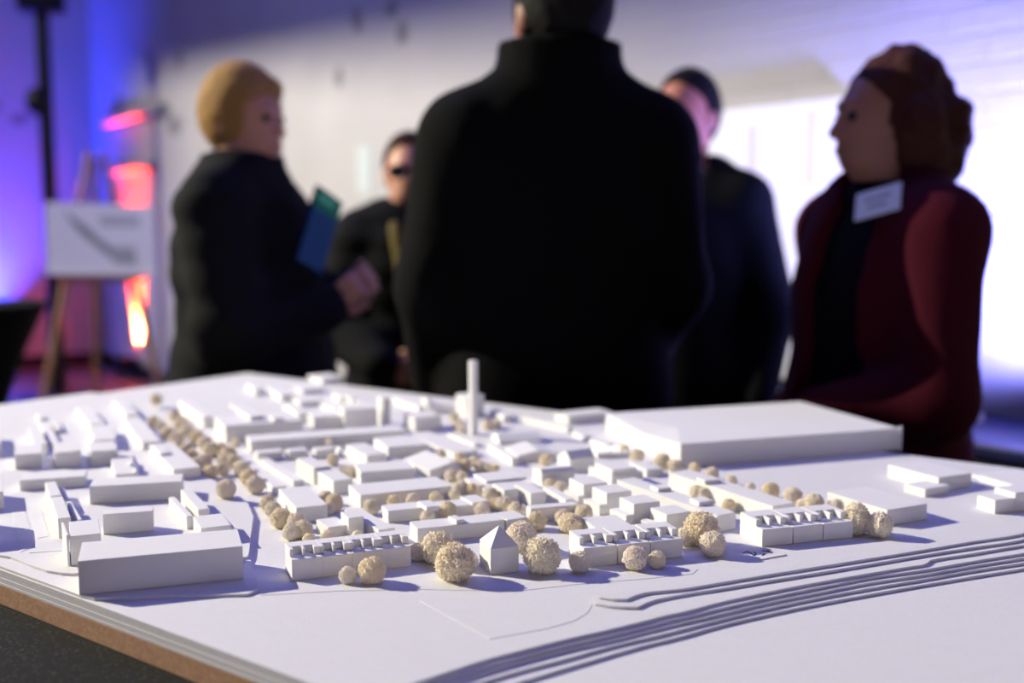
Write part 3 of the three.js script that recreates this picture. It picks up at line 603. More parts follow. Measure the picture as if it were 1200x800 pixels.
{ // white display panel on the right wall, with two faint sheets pinned to it
  const p0 = alongRight(815), p1 = alongRight(1000), L = p1 - p0, y0 = 0.80, y1 = 1.64, at = inRoom(p0, 0.0);
  const t = thing('display_panel', 'wide white display panel hung on the right wall behind the people', 'panel', at.toArray(), WALL_TURN);
  mesh('panel', new RoundedBoxGeometry(L, y1 - y0, 0.042, 2, 0.004).translate(L / 2, (y0 + y1) / 2, 0.0225), M.board, t);
  const sheet = (a, b, ya, yb, draw, label) => {
    const c = document.createElement('canvas'); c.width = 256; c.height = 256; const g = c.getContext('2d');
    g.fillStyle = '#e6e6ea'; g.fillRect(0, 0, 256, 256); draw(g);
    const map = new THREE.CanvasTexture(c); map.colorSpace = THREE.SRGBColorSpace;
    const q0 = alongRight(a) - p0, q1 = alongRight(b) - p0;
    const o = mesh('poster', box(q1 - q0, yb - ya, 0.002), std({ map, roughness: 0.6 }));
    const w = inRoom(p0 + (q0 + q1) / 2, 0.0446, (ya + yb) / 2); o.position.copy(w); o.rotation.y = WALL_TURN;
    tag(o, label, 'poster');
  };
  sheet(868, 915, 1.38, 1.60, (g) => { g.fillStyle = '#c9c6d8'; g.fillRect(90, 16, 70, 224); g.fillStyle = '#d6d4e2'; for (let k = 0; k < 8; k++) g.fillRect(180, 24 + k * 26, 60, 10); }, 'pale poster with a grey column pinned left on the white display panel');
  sheet(925, 982, 1.38, 1.62, (g) => { g.fillStyle = '#dcd9ea'; g.fillRect(16, 16, 90, 220); g.fillStyle = '#e2c3cf'; g.fillRect(130, 10, 46, 232); }, 'pale poster with a pink column pinned right on the white display panel');
  const a = alongRight(428), o = mesh('poster', box(0.14, 0.24, 0.003), std({ color: 0xb9c4c6, roughness: 0.7 })), w = inRoom(a, 0.0025, 1.27 + (265 - 195) / 1257 * 5.2);
  o.position.copy(w); o.rotation.y = WALL_TURN; tag(o, 'small pale greenish notice on the white wall beside the woman in glasses', 'poster');
}
{ // easel with a drawing
  const D = 7, foot = (x, D2 = D) => { const p = atDepth(x, 480, D2); p.y = 0; return p; };
  const c = atDepth(118, 285, D), t = thing('easel', 'wooden tripod easel with a white drawing board in front of the blue wall', 'easel', [c.x, 0, c.z], 26 * R);
  const bar = (a, b, r) => new THREE.TubeGeometry(new THREE.LineCurve3(new THREE.Vector3(...a), new THREE.Vector3(...b)), 1, r, 10);
  mesh('leg', bar([-0.42, 0.02, 0.12], [-0.04, 1.75, -0.08], 0.024), M.wood, t);
  mesh('leg', bar([0.36, 0.02, 0.1], [0.04, 1.75, -0.08], 0.024), M.wood, t);
  mesh('leg', bar([-0.02, 0.02, -0.62], [0, 1.7, -0.1], 0.02), M.wood, t);
  mesh('tray', box(0.5, 0.04, 0.09, 0, 0.93, 0.055), M.wood, t);
  const cv = document.createElement('canvas'); cv.width = 512; cv.height = 384; const g = cv.getContext('2d');
  g.fillStyle = '#e8e8e6'; g.fillRect(0, 0, 512, 384); g.strokeStyle = '#8d918f'; g.lineWidth = 7;
  for (let k = 0; k < 9; k++) { g.beginPath(); g.moveTo(90 + k * 14, 40 + k * 12); g.bezierCurveTo(150 + k * 10, 200, 260 + k * 12, 220 + k * 6, 330 + k * 14, 330); g.stroke(); }
  g.fillStyle = '#b9bdbb'; g.fillRect(250, 60, 190, 60); g.fillStyle = '#a9adab'; g.fillRect(300, 230, 120, 70);
  const map = new THREE.CanvasTexture(cv); map.colorSpace = THREE.SRGBColorSpace;
  const d = thing('drawing_board', 'white board with a grey site drawing standing on the easel', 'drawing', [c.x, 0, c.z], 26 * R);
  const b = mesh('board', box(0.66, 0.46, 0.015), std({ map, roughness: 0.7 }), d); b.position.set(0, 1.184, 0.045); b.rotation.set(-0.12, 0, -0.03);
  mesh('rail', box(0.66, 0.02, 0.012, 0, -0.22, 0.012), M.board, b);
}
{ // high table with a stretched black cover
  const c = atDepth(-22, 355, 4.0), H = c.y;
  const t = thing('cocktail_table', 'high round table with a stretched black cover at the left edge', 'table', [c.x, 0, c.z]);
  const prof = []; for (let k = 0; k <= 20; k++) { const y = k / 20, r = y > 0.5 ? 0.055 + 0.168 * Math.pow((y - 0.5) / 0.5, 1.5) : 0.055 + 0.2 * Math.pow((0.5 - y) / 0.5, 1.5); prof.push(new THREE.Vector2(r, 0.01 + y * (H - 0.03))); }
  mesh('cover', new THREE.LatheGeometry(prof, 40), M.blackCloth, t);
  mesh('table_top', new THREE.LatheGeometry([[0, H - 0.02], [0.225, H - 0.02], [0.235, H - 0.01], [0.225, H], [0, H]].map((p) => new THREE.Vector2(...p)), 40), M.blackCloth, t);
}
{ // dark lighting stand in the far corner
  const c = atDepth(60, 265, 7.9), t = thing('lighting_stand', 'dark lighting stand with a box head before the blue corner', 'stand', [c.x, 0, c.z], 0.3);
  mesh('pole', new THREE.CylinderGeometry(0.05, 0.055, 2.8, 16).translate(0, 1.42, 0), M.metal, t);
  mesh('foot', new THREE.LatheGeometry([[0, 0], [0.3, 0], [0.3, 0.02], [0.05, 0.04], [0, 0.04]].map((p) => new THREE.Vector2(...p)), 32), M.metal, t);
  mesh('head', new RoundedBoxGeometry(0.32, 0.3, 0.22, 3, 0.03).translate(0, 2.95, 0), M.metal, t);
  mesh('clamp', new THREE.SphereGeometry(0.085, 16, 12).scale(1, 1.2, 1).translate(-0.05, 2.17, 0.02), M.metal, t);
}

/* ---------------- people ---------------- */
// a field is meshed with surface nets: one vertex per cell that the surface crosses
function nets(f, lo, hi, cell) {
  const n = [0, 1, 2].map((k) => Math.ceil((hi[k] - lo[k]) / cell) + 1), [nx, ny, nz] = n, v = new Float32Array(nx * ny * nz);
  for (let k = 0, i = 0; k < nz; k++) for (let j = 0; j < ny; j++) for (let q = 0; q < nx; q++, i++) v[i] = f(lo[0] + q * cell, lo[1] + j * cell, lo[2] + k * cell);
  const id = new Int32Array(nx * ny * nz).fill(-1), pos = [], at = (x, y, z) => x + nx * (y + ny * z);
  for (let k = 0; k < nz - 1; k++) for (let j = 0; j < ny - 1; j++) for (let q = 0; q < nx - 1; q++) {
    let c = 0, X = 0, Y = 0, Z = 0; const val = [];
    for (let e = 0; e < 8; e++) val.push(v[at(q + (e & 1), j + ((e >> 1) & 1), k + (e >> 2))]);
    for (let e = 0; e < 8; e++) for (const b of [1, 2, 4]) if (!(e & b)) { const a = val[e], d = val[e | b]; if ((a < 0) !== (d < 0)) { const t = a / (a - d); X += (e & 1) + (b === 1 ? t : 0); Y += ((e >> 1) & 1) + (b === 2 ? t : 0); Z += (e >> 2) + (b === 4 ? t : 0); c++; } }
    if (c) { id[at(q, j, k)] = pos.length / 3; pos.push(lo[0] + (q + X / c) * cell, lo[1] + (j + Y / c) * cell, lo[2] + (k + Z / c) * cell); }
  }
  const idx = [], quad = (a, b, c, d, flip) => { if (a < 0 || b < 0 || c < 0 || d < 0) return; flip ? idx.push(a, c, b, a, d, c) : idx.push(a, b, c, a, c, d); };
  for (let k = 1; k < nz - 1; k++) for (let j = 1; j < ny - 1; j++) for (let q = 1; q < nx - 1; q++) {
    const s = v[at(q, j, k)] < 0;
    if (s !== v[at(q + 1, j, k)] < 0) quad(id[at(q, j - 1, k - 1)], id[at(q, j, k - 1)], id[at(q, j, k)], id[at(q, j - 1, k)], !s);
    if (s !== v[at(q, j + 1, k)] < 0) quad(id[at(q - 1, j, k - 1)], id[at(q - 1, j, k)], id[at(q, j, k)], id[at(q, j, k - 1)], !s);
    if (s !== v[at(q, j, k + 1)] < 0) quad(id[at(q - 1, j - 1, k)], id[at(q, j - 1, k)], id[at(q, j, k)], id[at(q - 1, j, k)], !s);
  }
  const g = new THREE.BufferGeometry();
  g.setAttribute('position', new THREE.Float32BufferAttribute(pos, 3)); g.setIndex(idx); g.computeVertexNormals();
  return g;
}
const smin = (a, b, k) => { const h = Math.max(k - Math.abs(a - b), 0) / k; return Math.min(a, b) - h * h * k * 0.25; };
const cap = (a, b, r0, r1) => (x, y, z) => {
  const bx = b[0] - a[0], by = b[1] - a[1], bz = b[2] - a[2], px = x - a[0], py = y - a[1], pz = z - a[2];
  const t = Math.max(0, Math.min(1, (px * bx + py * by + pz * bz) / (bx * bx + by * by + bz * bz)));
  return Math.hypot(px - bx * t, py - by * t, pz - bz * t) - (r0 + (r1 - r0) * t);
};
const ell = (c, r) => (x, y, z) => {
  const X = (x - c[0]) / r[0], Y = (y - c[1]) / r[1], Z = (z - c[2]) / r[2], k0 = Math.hypot(X, Y, Z), k1 = Math.hypot(X / r[0], Y / r[1], Z / r[2]);
  return k1 < 1e-9 ? -Math.min(...r) : k0 * (k0 - 1) / k1;
};
const blend = (list, k) => (x, y, z) => { let d = 9; for (const f of list) d = smin(d, f(x, y, z), k); return d; };
const V3 = (a) => new THREE.Vector3(...a);
function bounds(...pts) { const b = new THREE.Box3().setFromPoints(pts.map(V3)); return b; }
// five fingers and a thumb; palm leaves the wrist along `to`, its inner side faces `inside`; curl bends the fingers
function hand(wrist, to, inside, side, curl, s) {
  const d = V3(to).normalize(), n = V3(inside).addScaledVector(d, -V3(inside).dot(d)).normalize(), a = new THREE.Vector3().crossVectors(d, n).multiplyScalar(side);
  const P = (f, l, t) => V3(wrist).addScaledVector(d, f * s).addScaledVector(a, l * s).addScaledVector(n, t * s).toArray();
  const parts = [];
  for (const l of [-0.026, -0.009, 0.009, 0.026]) parts.push(cap(P(0.01, l * 0.7, 0), P(0.088, l, 0.002), 0.014 * s, 0.0125 * s));
  const palm = blend(parts, 0.02 * s), fingers = [];
  [[-0.029, 0.86], [-0.0095, 0.98], [0.0105, 1.04], [0.03, 0.95]].forEach(([l, len], i) => {
    let f = 0.086, t = 0.002, ang = curl * 0.35 + i * 0.05, q = P(f, l, t), r = 0.0092;
    for (const seg of [0.042, 0.027, 0.021]) { f += seg * len * Math.cos(ang); t += seg * len * Math.sin(ang); const e = P(f, l * (1 + 0.1 * seg), t); fingers.push(cap(q, e, r * s, (r - 0.0007) * s)); q = e; r -= 0.0007; ang += curl * 0.6; }
  });
  const k0 = P(0.022, 0.026, 0.006), k1 = P(0.055, 0.052, 0.016), k2 = P(0.085, 0.054, 0.026);
  fingers.push(cap(k0, k1, 0.0135 * s, 0.0105 * s), cap(k1, k2, 0.0105 * s, 0.0088 * s));
  const all = blend([cap(V3(wrist).addScaledVector(d, -0.06 * s).toArray(), P(0.012, 0, 0), 0.027 * s, 0.024 * s), palm], 0.02 * s);
  return { f: (x, y, z) => { let e = all(x, y, z); let q = 9; for (const g of fingers) q = Math.min(q, g(x, y, z)); return smin(e, q, 0.006 * s); }, box: [P(-0.09, -0.07, -0.09), P(0.2, -0.07, -0.09), P(-0.09, 0.09, 0.11), P(0.2, 0.09, 0.11), P(0.2, 0.09, -0.09), P(0.2, -0.07, 0.11), P(-0.09, -0.07, 0.11), P(-0.09, 0.09, -0.09)] };
}
function person(o) {
  const s = o.height / 1.75, w = o.broad ?? 1, dp = o.deep ?? 1, S = (p) => [p[0] * s * w, p[1] * s, p[2] * s];
  const t = thing('person', o.label, 'person', o.at, o.turn);
  const skin = std({ color: o.skin, roughness: 0.55 });
  const A = o.arms.map((a, i) => { const sd = i ? -1 : 1; return { sh: S([sd * (o.shoulder ?? 0.175), 1.395, -0.01]), el: S(a.elbow), wr: S(a.wrist), ...a, sd }; });
  const torso = [ell(S([0, 1.25, -0.005]), [0.165 * s * w, 0.23 * s, 0.115 * s * dp]), ell(S([0, 1.05, 0.005]), [0.15 * s * w, 0.2 * s, 0.11 * s * dp]), ell(S([0, 0.92, -0.01]), [0.165 * s * w, 0.14 * s, 0.12 * s * dp]), cap(S([-0.14, 1.39, -0.015]), S([0.14, 1.39, -0.015]), 0.062 * s, 0.062 * s), cap(S([-0.07, 1.45, -0.02]), S([0.07, 1.45, -0.02]), 0.05 * s, 0.05 * s)];
  const neckBase = S([0, 1.42, -0.025]), H = o.head ?? {}, hc = V3(S([0, 1.50, -0.01]));
  const neck = cap(neckBase, S([0, 1.56, 0.0]), 0.06 * s, 0.053 * s);
  const arms = A.flatMap((a) => [cap(a.sh, a.el, 0.05 * s, 0.04 * s), cap(a.el, a.wr, 0.04 * s, 0.027 * s)]);
  const legs = [1, -1].flatMap((d) => [cap([d * 0.088 * s, 0.9 * s, -0.01], [d * 0.095 * s, 0.49 * s, 0.01], 0.085 * s, 0.055 * s), cap([d * 0.095 * s, 0.49 * s, 0.01], [d * 0.1 * s, 0.08 * s, -0.02], 0.052 * s, 0.036 * s)]);
  const feet = [1, -1].map((d) => ell([d * 0.11 * s, 0.045 * s, 0.05 * s], [0.045 * s, 0.042 * s, 0.125 * s]));
  // head in its own frame, turned about the neck
  const inv = new THREE.Matrix4().makeTranslation(hc.x, hc.y, hc.z).multiply(new THREE.Matrix4().makeRotationFromEuler(new THREE.Euler(H.pitch ?? 0, H.yaw ?? 0, H.roll ?? 0, 'YXZ'))).invert(), fwd = inv.clone().invert();
  const wide = H.wide ?? 1, hh = s * 1.0;
  const hp = (p) => [p[0] * hh * wide, p[1] * hh, p[2] * hh];
  const headParts = [ell(hp([0, 0.145, -0.012]), [0.074 * hh * wide, 0.102 * hh, 0.096 * hh]), ell(hp([0, 0.10, 0.028]), [0.062 * hh * wide, 0.095 * hh, 0.074 * hh]), ell(hp([0, 0.045, 0.05]), [0.045 * hh * wide, 0.036 * hh, 0.042 * hh]), cap(hp([0, 0, -0.01]), hp([0, 0.09, -0.02]), 0.053 * hh, 0.055 * hh)];
  const headBase = blend(headParts, 0.03 * hh);
  const feat = [cap(hp([0, 0.128, 0.094]), hp([0, 0.097, 0.112]), 0.009 * hh, 0.0125 * hh), cap(hp([-0.022, 0.152, 0.087]), hp([0.022, 0.152, 0.087]), 0.011 * hh, 0.011 * hh), ell(hp([0, 0.062, 0.096]), [0.024 * hh, 0.008 * hh, 0.009 * hh]), ell(hp([0.011, 0.094, 0.1]), [0.009 * hh, 0.007 * hh, 0.01 * hh]), ell(hp([-0.011, 0.094, 0.1]), [0.009 * hh, 0.007 * hh, 0.01 * hh])];
  const ears = [1, -1].map((d) => ell([d * 0.078 * hh * wide, 0.118 * hh, -0.012 * hh], [0.01 * hh, 0.032 * hh, 0.02 * hh]));
  const sockets = [1, -1].map((d) => ell(hp([d * 0.031, 0.127, 0.102]), [0.017 * hh, 0.012 * hh, 0.014 * hh]));
  const headLocal = (x, y, z) => { let d = headBase(x, y, z); for (const f of feat) d = smin(d, f(x, y, z), 0.012 * hh); for (const f of ears) d = smin(d, f(x, y, z), 0.008 * hh); for (const f of sockets) d = -smin(-d, f(x, y, z), 0.012 * hh); return d; };
  const body = [];
  const q = new THREE.Vector3();
  const e = inv.elements, headWorld = (x, y, z) => { return headLocal(e[0] * x + e[4] * y + e[8] * z + e[12], e[1] * x + e[5] * y + e[9] * z + e[13], e[2] * x + e[6] * y + e[10] * z + e[14]); };
  const trunk = blend([...torso, neck, ...arms, ...legs, ...feet], 0.035 * s);
  const cutY = 1.53 * s;
  const bb = bounds(...A.flatMap((a) => [a.sh, a.el, a.wr]), [-0.26 * s * w, 0, -0.2 * s], [0.26 * s * w, cutY, 0.22 * s]).expandByScalar(0.075);
  body.push(nets((x, y, z) => Math.max(trunk(x, y, z), y - cutY), [bb.min.x, -0.03, bb.min.z], [bb.max.x, cutY + 0.04, bb.max.z], 0.018));
  const hb = [hc.x, hc.y + 0.11 * s, hc.z], rad = 0.175 * s;
  body.push(nets((x, y, z) => Math.max(smin(headWorld(x, y, z), neck(x, y, z), 0.03 * s), (1.465 * s) - y), [hb[0] - rad, 1.44 * s, hb[2] - rad], [hb[0] + rad, hb[1] + rad, hb[2] + rad], 0.0055));
  for (const a of A) if (a.hand) { const h = hand(a.wr, a.hand.to, a.hand.inside, a.sd * (a.hand.mirror ?? 1), a.hand.curl ?? 0.6, s * (o.handScale ?? 0.95)), b = bounds(...h.box); body.push(nets(h.f, b.min.toArray(), b.max.toArray(), 0.0036)); }
  mesh('body', mergeGeometries(body.map((g) => { const k = g.toNonIndexed(); k.computeVertexNormals(); return toCreasedNormalsSafe(g); })), skin, t);
  // eyes
  const eyeM = std({ color: 0x1c1512, roughness: 0.2 });
  for (const d of [1, -1]) { const p = V3(hp([d * 0.031, 0.128, 0.086])).applyMatrix4(fwd); const m = mesh('eye', new THREE.SphereGeometry(0.0105 * hh, 14, 10), eyeM, t); m.position.copy(p); }
  // hair in the head's frame
  const hairGeo = nets((x, y, z) => o.hair.f(x / hh / wide, y / hh, z / hh) * hh, [-0.17 * hh, -0.08 * hh, -0.2 * hh], [0.17 * hh, 0.34 * hh, 0.17 * hh], 0.0065);
  hairGeo.applyMatrix4(fwd);
  mesh('hair', hairGeo, new THREE.MeshPhysicalMaterial({ color: o.hair.color, roughness: 0.75, specularIntensity: 0.35 }), t);
  // clothes
  const field = {};
  for (const c of o.clothes) {
    let f;
    if (c.kind === 'coat') {
      const th = c.thick, sl = A.flatMap((a) => [cap(a.sh, a.el, (0.058 + th) * s, (0.05 + th) * s), cap(a.el, V3(a.wr).lerp(V3(a.el), 0.06).toArray(), (0.05 + th) * s, (0.04 + th * 0.8) * s)]);
      const skirt = c.hem < 0.9 ? [ell(S([0, 0.95, 0]), [(0.175 + th) * s * w, 0.28 * s, (0.14 + th) * s * dp]), cap(S([-0.05, 0.9, 0]), S([-0.06, c.hem, 0]), (0.12 + th) * s, (0.135 + th) * s), cap(S([0.05, 0.9, 0]), S([0.06, c.hem, 0]), (0.12 + th) * s, (0.135 + th) * s)] : [ell(S([0, 0.92, 0]), [(0.17 + th) * s * w, 0.24 * s, (0.128 + th) * s * dp])];
      const tor = blend([...torso], 0.04 * s), shell = (x, y, z) => tor(x, y, z) - (0.012 + th) * s, all = blend([shell, ...sl, ...skirt], 0.04 * s);
      const collar = c.collar ? (x, y, z) => { const d = Math.hypot(x / (1.05), z - neckBase[2] - 0.008) - c.collar.r * s, k = Math.abs(y - c.collar.y * s) - c.collar.h * s; return Math.hypot(Math.max(d, -0.2) > -0.022 * s ? Math.max(Math.abs(d) - 0.012 * s, 0) : 9, Math.max(k, 0)) - 0.007 * s; } : null;
      const slit = c.open; // a V-shaped or straight opening in front
      f = (x, y, z) => {
        let d = all(x, y, z);
        if (c.quilt) d -= 0.006 * Math.abs(Math.sin(y * Math.PI / 0.085)) * (y > c.hem * s ? 1 : 0);
        if (c.fold) d -= c.fold * (noise.noise(x * 7, y * 4.5, z * 7) + 0.5 * noise.noise(x * 15, y * 9, z * 15));
        d = Math.max(d, c.hem * s - y, -cap(S([0, 1.40, 0.01]), S([0, 1.62, 0.02]), 0.062 * s, 0.075 * s)(x, y, z));
        if (collar) d = smin(d, collar(x, y, z), 0.02 * s);
        if (slit) d = Math.max(d, -slit(x / s / w, y / s, z / s) * s);
        return d;
      };
    } else if (c.kind === 'shirt') {
      const tor = blend(torso, 0.035 * s), col = cap(S([0, 1.42, -0.02]), S([0, c.neck ?? 1.5, 0.0]), 0.066 * s, 0.06 * s), sl = A.flatMap((a) => [cap(a.sh, a.el, 0.055 * s, 0.046 * s), cap(a.el, V3(a.wr).lerp(V3(a.el), 0.02).toArray(), 0.046 * s, 0.034 * s)]);
      const all = blend([(x, y, z) => tor(x, y, z) - 0.009 * s, col, ...sl], 0.03 * s);
      f = (x, y, z) => Math.max(all(x, y, z), 0.9 * s - y, y - (c.neck ?? 1.5) * s);
    } else if (c.kind === 'trousers') {
      const all = blend([ell(S([0, 0.93, -0.01]), [0.176 * s * w, 0.15 * s, 0.13 * s * dp]), ...[1, -1].flatMap((d) => [cap([d * 0.088 * s, 0.9 * s, -0.01], [d * 0.095 * s, 0.49 * s, 0.01], 0.1 * s, 0.075 * s), cap([d * 0.095 * s, 0.49 * s, 0.01], [d * 0.1 * s, 0.06 * s, -0.01], 0.075 * s, 0.068 * s)])], 0.03 * s);
      f = (x, y, z) => Math.max(all(x, y, z), y - 1.03 * s, 0.055 * s - y);
    }
    field[c.name] = f;
    const b = c.kind === 'trousers' ? new THREE.Box3(V3([-0.26 * s * w, 0, -0.22]), V3([0.26 * s * w, 1.08 * s, 0.24])) : bounds(...A.flatMap((a) => [a.sh, a.el, a.wr]), [-0.27 * s * w, (c.hem ?? 0.88) * s, -0.24 * s], [0.27 * s * w, 1.62 * s, 0.26 * s]).expandByScalar(0.09);
    mesh(c.name, nets(f, b.min.toArray(), b.max.toArray(), c.cell ?? 0.015), new THREE.MeshPhysicalMaterial({ color: c.color, roughness: c.rough ?? 0.9, specularIntensity: 0.25 }), t);
  }
  for (const d of [1, -1]) mesh('shoe', nets(blend([ell([d * 0.11 * s, 0.04 * s, 0.05 * s], [0.052 * s, 0.055 * s, 0.145 * s]), cap([d * 0.1 * s, 0.05 * s, -0.03], [d * 0.1 * s, 0.11 * s, -0.03], 0.052 * s, 0.05 * s)], 0.03), [d * 0.11 * s - 0.09, 0.001, -0.16], [d * 0.11 * s + 0.09, 0.17, 0.24], 0.009), std({ color: 0x0d0c0c, roughness: 0.4 }), t);
  t.updateMatrixWorld(true);
  return { t, s, fwd, hh, field, wide };
}
function toCreasedNormalsSafe(g) { const k = g.toNonIndexed(); return k; }
// where the picture's point (x, y) meets a garment: surface point and outward direction
function onGarment(p, name, x, y) {
  const inv = p.t.matrixWorld.clone().invert(), a = new THREE.Vector3(0, EYE, 0).applyMatrix4(inv), d = ray(x, y).normalize().transformDirection(inv), f = p.field[name], q = a.clone();
  for (let i = 0; i < 400; i++) { const v = f(q.x, q.y, q.z); if (v < 0.0008 || q.length() > 9) break; q.addScaledVector(d, Math.max(0.001, v * 0.6)); }
  const h = 0.01, n = new THREE.Vector3(f(q.x + h, q.y, q.z) - f(q.x - h, q.y, q.z), f(q.x, q.y + h, q.z) - f(q.x, q.y - h, q.z), f(q.x, q.y, q.z + h) - f(q.x, q.y, q.z - h)).normalize();
  return { at: q.applyMatrix4(p.t.matrixWorld), out: n.transformDirection(p.t.matrixWorld) };
}
// hair fields in head units (origin at the base of the skull's neck, y up, z forward)
const shortHair = (lift, front, low) => (x, y, z) => {
  let d = ell([0, 0.15, -0.018], [0.08 + lift, 0.11 + lift, 0.1 + lift])(x, y, z);
  d = Math.max(d, z - (front + Math.max(0, y - 0.16) * 0.9), low - y - Math.max(0, z + 0.01) * -1.1);
  return d + 0.003 * noise.noise(x * 60, y * 40, z * 60);
};
const LIFT = { plain: (p, D) => { const q = atDepth(p[0], p[1], D); return [q.x, 0, q.z]; } };

// man with his back to the camera
person({
  label: 'tall man in a black wool coat with stand-up collar, seen from behind', height: 1.795, at: [0.088, 0, -2.1], turn: Math.PI + 0.12, skin: 0x9a6650, broad: 1.06, deep: 0.95,
  arms: [{ elbow: [0.215, 1.13, -0.02], wrist: [0.2, 0.9, 0.12], hand: { to: [-0.05, -1, 0.25], inside: [-1, 0, 0.2], curl: 0.7 } }, { elbow: [-0.205, 1.12, 0.0], wrist: [-0.15, 0.88, 0.16], hand: { to: [0.05, -1, 0.25], inside: [1, 0, 0.2], curl: 0.7 } }],
  head: { yaw: 0.35, wide: 1.06 }, hair: { color: 0x0c0a09, f: shortHair(0.006, 0.035, 0.055) },
  clothes: [{ name: 'coat', kind: 'coat', color: 0x030304, thick: 0.026, hem: 0.62, fold: 0.006, rough: 0.95, collar: { r: 0.092, y: 1.52, h: 0.05 } }, { name: 'trousers', kind: 'trousers', color: 0x0a0a0d }],
});
// woman at the left with the phone
const left = person({
  label: 'woman with short blond hair in a charcoal quilted jacket, holding up a phone', height: 1.635, at: [-0.625, 0, -2.56], turn: 82 * R, skin: 0xc08a70, broad: 1.06, deep: 1.25,
  arms: [{ elbow: [0.25, 1.12, 0.0], wrist: [0.12, 1.17, 0.2], hand: { to: [-0.2, 0.7, 0.8], inside: [-0.9, 0.1, 0.2], curl: 1.0 } }, { elbow: [-0.24, 1.12, 0.04], wrist: [-0.06, 1.16, 0.22], hand: { to: [0.2, 0.6, 0.8], inside: [0.9, 0.1, 0.2], curl: 1.0 } }],
  head: { yaw: -0.3, pitch: 0.05 }, hair: { color: 0x9a7440, f: (x, y, z) => Math.min(shortHair(0.014, 0.05, 0.03)(x, y, z), Math.max(ell([0.015, 0.205, 0.03], [0.066, 0.04, 0.056])(x, y, z), 0.16 - y)) },
  clothes: [{ name: 'jacket', kind: 'coat', color: 0x121214, thick: 0.03, hem: 0.7, quilt: true, fold: 0.005, collar: { r: 0.085, y: 1.5, h: 0.035 } }, { name: 'trousers', kind: 'trousers', color: 0x101014 }],
});
// woman with glasses behind
const second = person({
  label: 'small woman with dark glasses and a black padded jacket, half hidden behind the tall man', height: 1.535, at: [-0.305, 0, -3.2], turn: 8 * R, skin: 0xc68d72, broad: 1.0, deep: 1.15,
  arms: [{ elbow: [0.24, 1.1, 0.03], wrist: [0.1, 1.02, 0.24], hand: { to: [-1, 0, 0.3], inside: [0, 0, -1], curl: 0.8 } }, { elbow: [-0.24, 1.1, 0.03], wrist: [-0.1, 1.0, 0.25], hand: { to: [1, 0, 0.3], inside: [0, 0, -1], curl: 0.8 } }],
  head: { yaw: -0.1 }, hair: { color: 0x3a1f12, f: shortHair(0.012, -0.005, -0.01) },
  clothes: [{ name: 'jacket', kind: 'coat', color: 0x0e0e10, thick: 0.036, hem: 0.78, quilt: true, collar: { r: 0.09, y: 1.49, h: 0.03 } }, { name: 'shirt', kind: 'shirt', color: 0x6e1512, neck: 1.485 }, { name: 'trousers', kind: 'trousers', color: 0x101014 }],
});
{ // glasses and a yellow scarf
  const q = (p) => V3(p).multiplyScalar(second.hh).applyMatrix4(second.fwd), dark = std({ color: 0x08080a, roughness: 0.15 });
  const fr = new THREE.Group(); fr.name = 'glasses'; second.t.add(fr);
  for (const d of [1, -1]) { const m = mesh('glass', new THREE.SphereGeometry(0.026, 20, 14).scale(1, 0.8, 0.25), dark, fr); m.position.copy(q([d * 0.033, 0.127, 0.104])); m.quaternion.setFromRotationMatrix(second.fwd); }
  for (const d of [1, -1]) mesh('temple', new THREE.TubeGeometry(new THREE.LineCurve3(q([d * 0.062, 0.132, 0.098]), q([d * 0.08, 0.128, -0.01])), 1, 0.003, 8), dark, fr);
  mesh('bridge', new THREE.TubeGeometry(new THREE.LineCurve3(q([-0.012, 0.132, 0.112]), q([0.012, 0.132, 0.112])), 1, 0.0025, 8), dark, fr);
  const s = second.s, c = new THREE.CatmullRomCurve3([[-0.055, 1.47, 0.06], [-0.05, 1.42, 0.125], [-0.035, 1.34, 0.165], [-0.03, 1.26, 0.178]].map((p) => V3(p).multiplyScalar(s)));
  mesh('scarf', new THREE.TubeGeometry(c, 30, 0.022, 12), std({ color: 0x5c4d0c, roughness: 0.9 }), second.t);
}
// man in the suit
const suit = person({
  label: 'man in a dark suit with short dark hair standing before the white display panel', height: 1.672, at: [0.452, 0, -2.85], turn: -28 * R, skin: 0xb5745a, broad: 1.0,
  arms: [{ elbow: [0.25, 1.1, -0.02], wrist: [0.235, 0.86, 0.06], hand: { to: [0, -1, 0.15], inside: [-1, 0, 0.15], curl: 0.6 } }, { elbow: [-0.25, 1.1, -0.02], wrist: [-0.22, 0.86, 0.08], hand: { to: [0, -1, 0.2], inside: [1, 0, 0.1], curl: 0.6 } }],
  head: { yaw: -0.25 }, hair: { color: 0x100b09, f: shortHair(0.006, 0.005, 0.06) },
  clothes: [{ name: 'jacket', kind: 'coat', color: 0x090a0e, thick: 0.016, hem: 0.72, open: (x, y, z) => z > 0 && Math.abs(x) < Math.max(0, (y - 1.16) * 0.22) ? -0.5 : 0.5 }, { name: 'shirt', kind: 'shirt', color: 0xb0b0bc, neck: 1.49 }, { name: 'trousers', kind: 'trousers', color: 0x0d0d12 }],
});
{ const s = suit.s, c = new THREE.CatmullRomCurve3([[0, 1.445, 0.075], [0, 1.38, 0.118], [0, 1.28, 0.133], [0, 1.17, 0.133]].map((p) => V3(p).multiplyScalar(s))); mesh('tie', new THREE.TubeGeometry(c, 20, 0.016, 10), std({ color: 0x1a1a30, roughness: 0.6 }), suit.t); }
